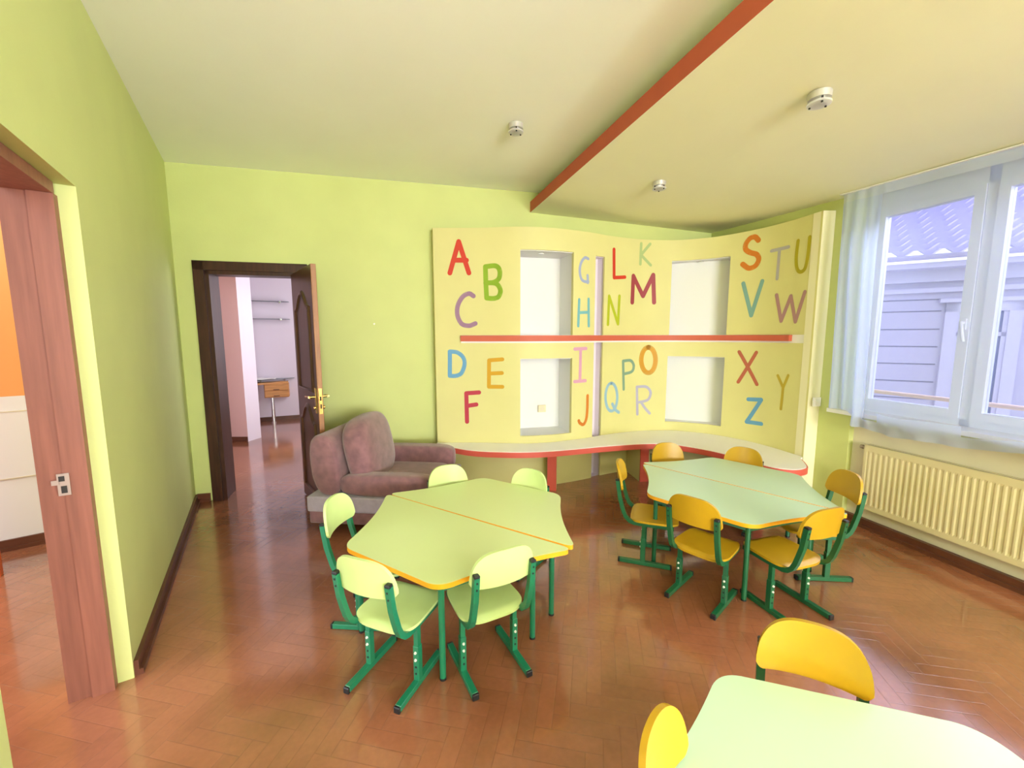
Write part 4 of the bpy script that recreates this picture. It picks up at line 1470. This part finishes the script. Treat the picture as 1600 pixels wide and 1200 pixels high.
# back with rounded near end: oval section running along y
sec = []
for k in range(40):
    a = 2 * PI * k / 40
    c_, s_ = math.cos(a), math.sin(a)
    sec.append((0.125 + 0.105 * math.copysign(abs(c_) ** 0.75, c_) - 0.025 * s_, 0.525 + 0.225 * math.copysign(abs(s_) ** 0.75, s_)))
rings = []
for (y, k) in ((0.0, 0.80), (0.006, 0.90), (0.02, 0.97), (0.045, 1.0), (SW - 0.045, 1.0), (SW - 0.02, 0.97), (SW - 0.006, 0.90), (SW, 0.80)):
    rings.append([bm.verts.new((0.125 + (x - 0.125) * k, y, 0.525 + (z - 0.525) * k)) for x, z in sec])
for a, b in zip(rings, rings[1:]):
    for k in range(40):
        bm.faces.new((a[k], a[(k + 1) % 40], b[(k + 1) % 40], b[k]))
bm.faces.new(rings[0]); bm.faces.new(rings[-1][::-1])
obj('back_frame', bm, M_sofa, sofa, smooth=50)
bm = bmesh.new()
soft_block(bm, (0.56, SW / 2, 0.315), (0.33, 0.30, 0.055), 0.35)
obj('seat_cushion', bm, M_sofa, sofa, smooth=180)
bm = bmesh.new()
soft_block(bm, (0.58, 0.075, 0.382), (0.365, 0.075, 0.082), 0.55)
obj('armrest', bm, M_sofa, sofa, smooth=180)
bm = bmesh.new()
soft_block(bm, (0.56, SW - 0.085, 0.392), (0.345, 0.082, 0.108), 0.42)
obj('armrest', bm, M_sofa, sofa, smooth=180)
bm = bmesh.new()
vs = soft_block(bm, (0, 0, 0), (0.115, 0.315, 0.265), 0.62, n=24)
M_ = Matrix.Translation((0.315, 0.37, 0.580)) @ Matrix.Rotation(0.06, 4, 'Z') @ Matrix.Rotation(-0.20, 4, 'Y')
bmesh.ops.transform(bm, matrix=M_, verts=vs)
obj('back_cushion', bm, M_sofa, sofa, smooth=180)
for (x, y) in ((0.08, 0.08), (0.86, 0.08), (0.08, SW - 0.08), (0.86, SW - 0.08)):
    bm = bmesh.new()
    cyl(bm, (x, y, 0.0), (x, y, 0.102), 0.022, 16, r2=0.026)
    obj('foot', bm, M_black, sofa, smooth=40)

# ------------------------------------------------------------------ house across the yard
FP = Vector((7.06, 3.75))
FD = Vector((-0.646, 0.763)).normalized()
FN = Vector((-0.763, -0.646)).normalized()     # towards us
house = thing('neighbouring_house', 'pale house with tiled roof seen through the window', 'house')
def fpt(t, off, z):
    q = FP + FD * t + FN * off
    return Vector((q.x, q.y, z))
T0, T1 = -5.0, 2.2
def fbox(bm, t0, t1, z0, z1, o0, o1, mi=0):
    P4 = [FP + FD * t0 + FN * o0, FP + FD * t1 + FN * o0, FP + FD * t1 + FN * o1, FP + FD * t0 + FN * o1]
    prism(bm, P4, z0, z1, mi)
bm = bmesh.new()
fbox(bm, T0, T1, -3.0, 2.32, 0.0, -0.25)
obj('wall', bm, M_fac, house)
bm = bmesh.new()
for z in (0.815, 1.057, 1.296, 1.532, 1.775, 1.93, 0.575, 0.33):
    for (a, b) in ((-0.10, T1), (T0, -1.02)):
        fbox(bm, a, b, z - 0.008, z + 0.008, 0.0, 0.004)
obj('joint', bm, M_facj, house)
bm = bmesh.new()
fbox(bm, T0, T1, 2.02, 2.08, 0.0, 0.05)
fbox(bm, T0, T1, 2.16, 2.32, 0.0, 0.08)
fbox(bm, T0, T1, 2.32, 2.39, -0.1, 0.30)
obj('cornice', bm, M_facw, house)
bm = bmesh.new()
seg = 60
r0 = []
for k in range(9):
    a = PI + PI * k / 8
    r0.append((0.36 + 0.06 * math.cos(a), 2.475 + 0.06 * math.sin(a)))
A_ = [bm.verts.new(fpt(T0, o, z)) for o, z in r0]
B_ = [bm.verts.new(fpt(T1, o, z)) for o, z in r0]
for k in range(8):
    bm.faces.new((A_[k], A_[k + 1], B_[k + 1], B_[k]))
bmesh.ops.solidify(bm, geom=bm.faces[:], thickness=0.008)
obj('gutter', bm, M_facw, house)
# tiled roof: one sheet with rolled tiles and stepped courses
bm = bmesh.new()
tw, tl = 0.26, 0.15
NTt = int((T1 - T0) / tw) * 6
rows = 22
grid = []
for r in range(rows):
    for e in (0, 0.75, 0.999):
        run = (r + e) * tl
        rise = run * 0.62
        col = []
        for k in range(NTt + 1):
            t = T0 + tw * k / 6
            wv = 0.042 * math.sin(2 * PI * k / 6 ) 
            lip = 0.070 * (1 - e)
            nose = 0.028 * math.sin(2 * PI * k / 6) * (1 if e == 0 else 0.5)
            col.append(bm.verts.new(fpt(t, 0.30 - run * 0.80 + nose * 0.3, 2.44 + rise + wv + lip)))
        grid.append(col)
for a, b in zip(grid, grid[1:]):
    for k in range(NTt):
        bm.faces.new((a[k], a[k + 1], b[k + 1], b[k]))
obj('roof', bm, M_tile, house, smooth=60)
bm = bmesh.new()
for (a, b, z0, z1, o) in ((-0.13, -0.25, 0.25, 1.88, 0.05), (-0.70, -0.82, 0.25, 1.88, 0.05), (-0.13, -0.82, 1.76, 1.88, 0.05), (-0.06, -0.89, 1.88, 1.93, 0.09)):
    fbox(bm, min(a, b), max(a, b), z0, z1, 0.0, o)
sur = obj('window_surround', bm, M_facw, house)
bm = bmesh.new()
fbox(bm, -0.70, -0.25, 0.25, 1.76, 0.002, 0.012)
obj('pane', bm, M_glassd, sur)
bm = bmesh.new()
fbox(bm, -0.70, -0.25, 1.44, 1.49, 0.012, 0.03)
fbox(bm, -0.29, -0.25, 0.25, 1.76, 0.012, 0.03)
fbox(bm, -0.70, -0.66, 0.25, 1.76, 0.012, 0.03)
obj('window_bars', bm, M_facw, sur)
bm = bmesh.new()
y0, y1 = -0.6, 2.7
cyl(bm, (xw(y0) + 0.42, y0, 0.992), (xw(y1) + 0.42, y1, 0.992), 0.016, 16)
rl = obj('outside_rail', bm, M_rail, smooth=40)
tag(rl, 'weathered pale rail running outside below the window', 'rail')
for y in (y0 + 0.3, 0.85, 2.45):
    bm = bmesh.new()
    cyl(bm, (xw(y) + 0.28, y, 0.70), (xw(y) + 0.42, y, 0.985), 0.010, 12)
    obj('rail_bracket', bm, M_rail, rl)
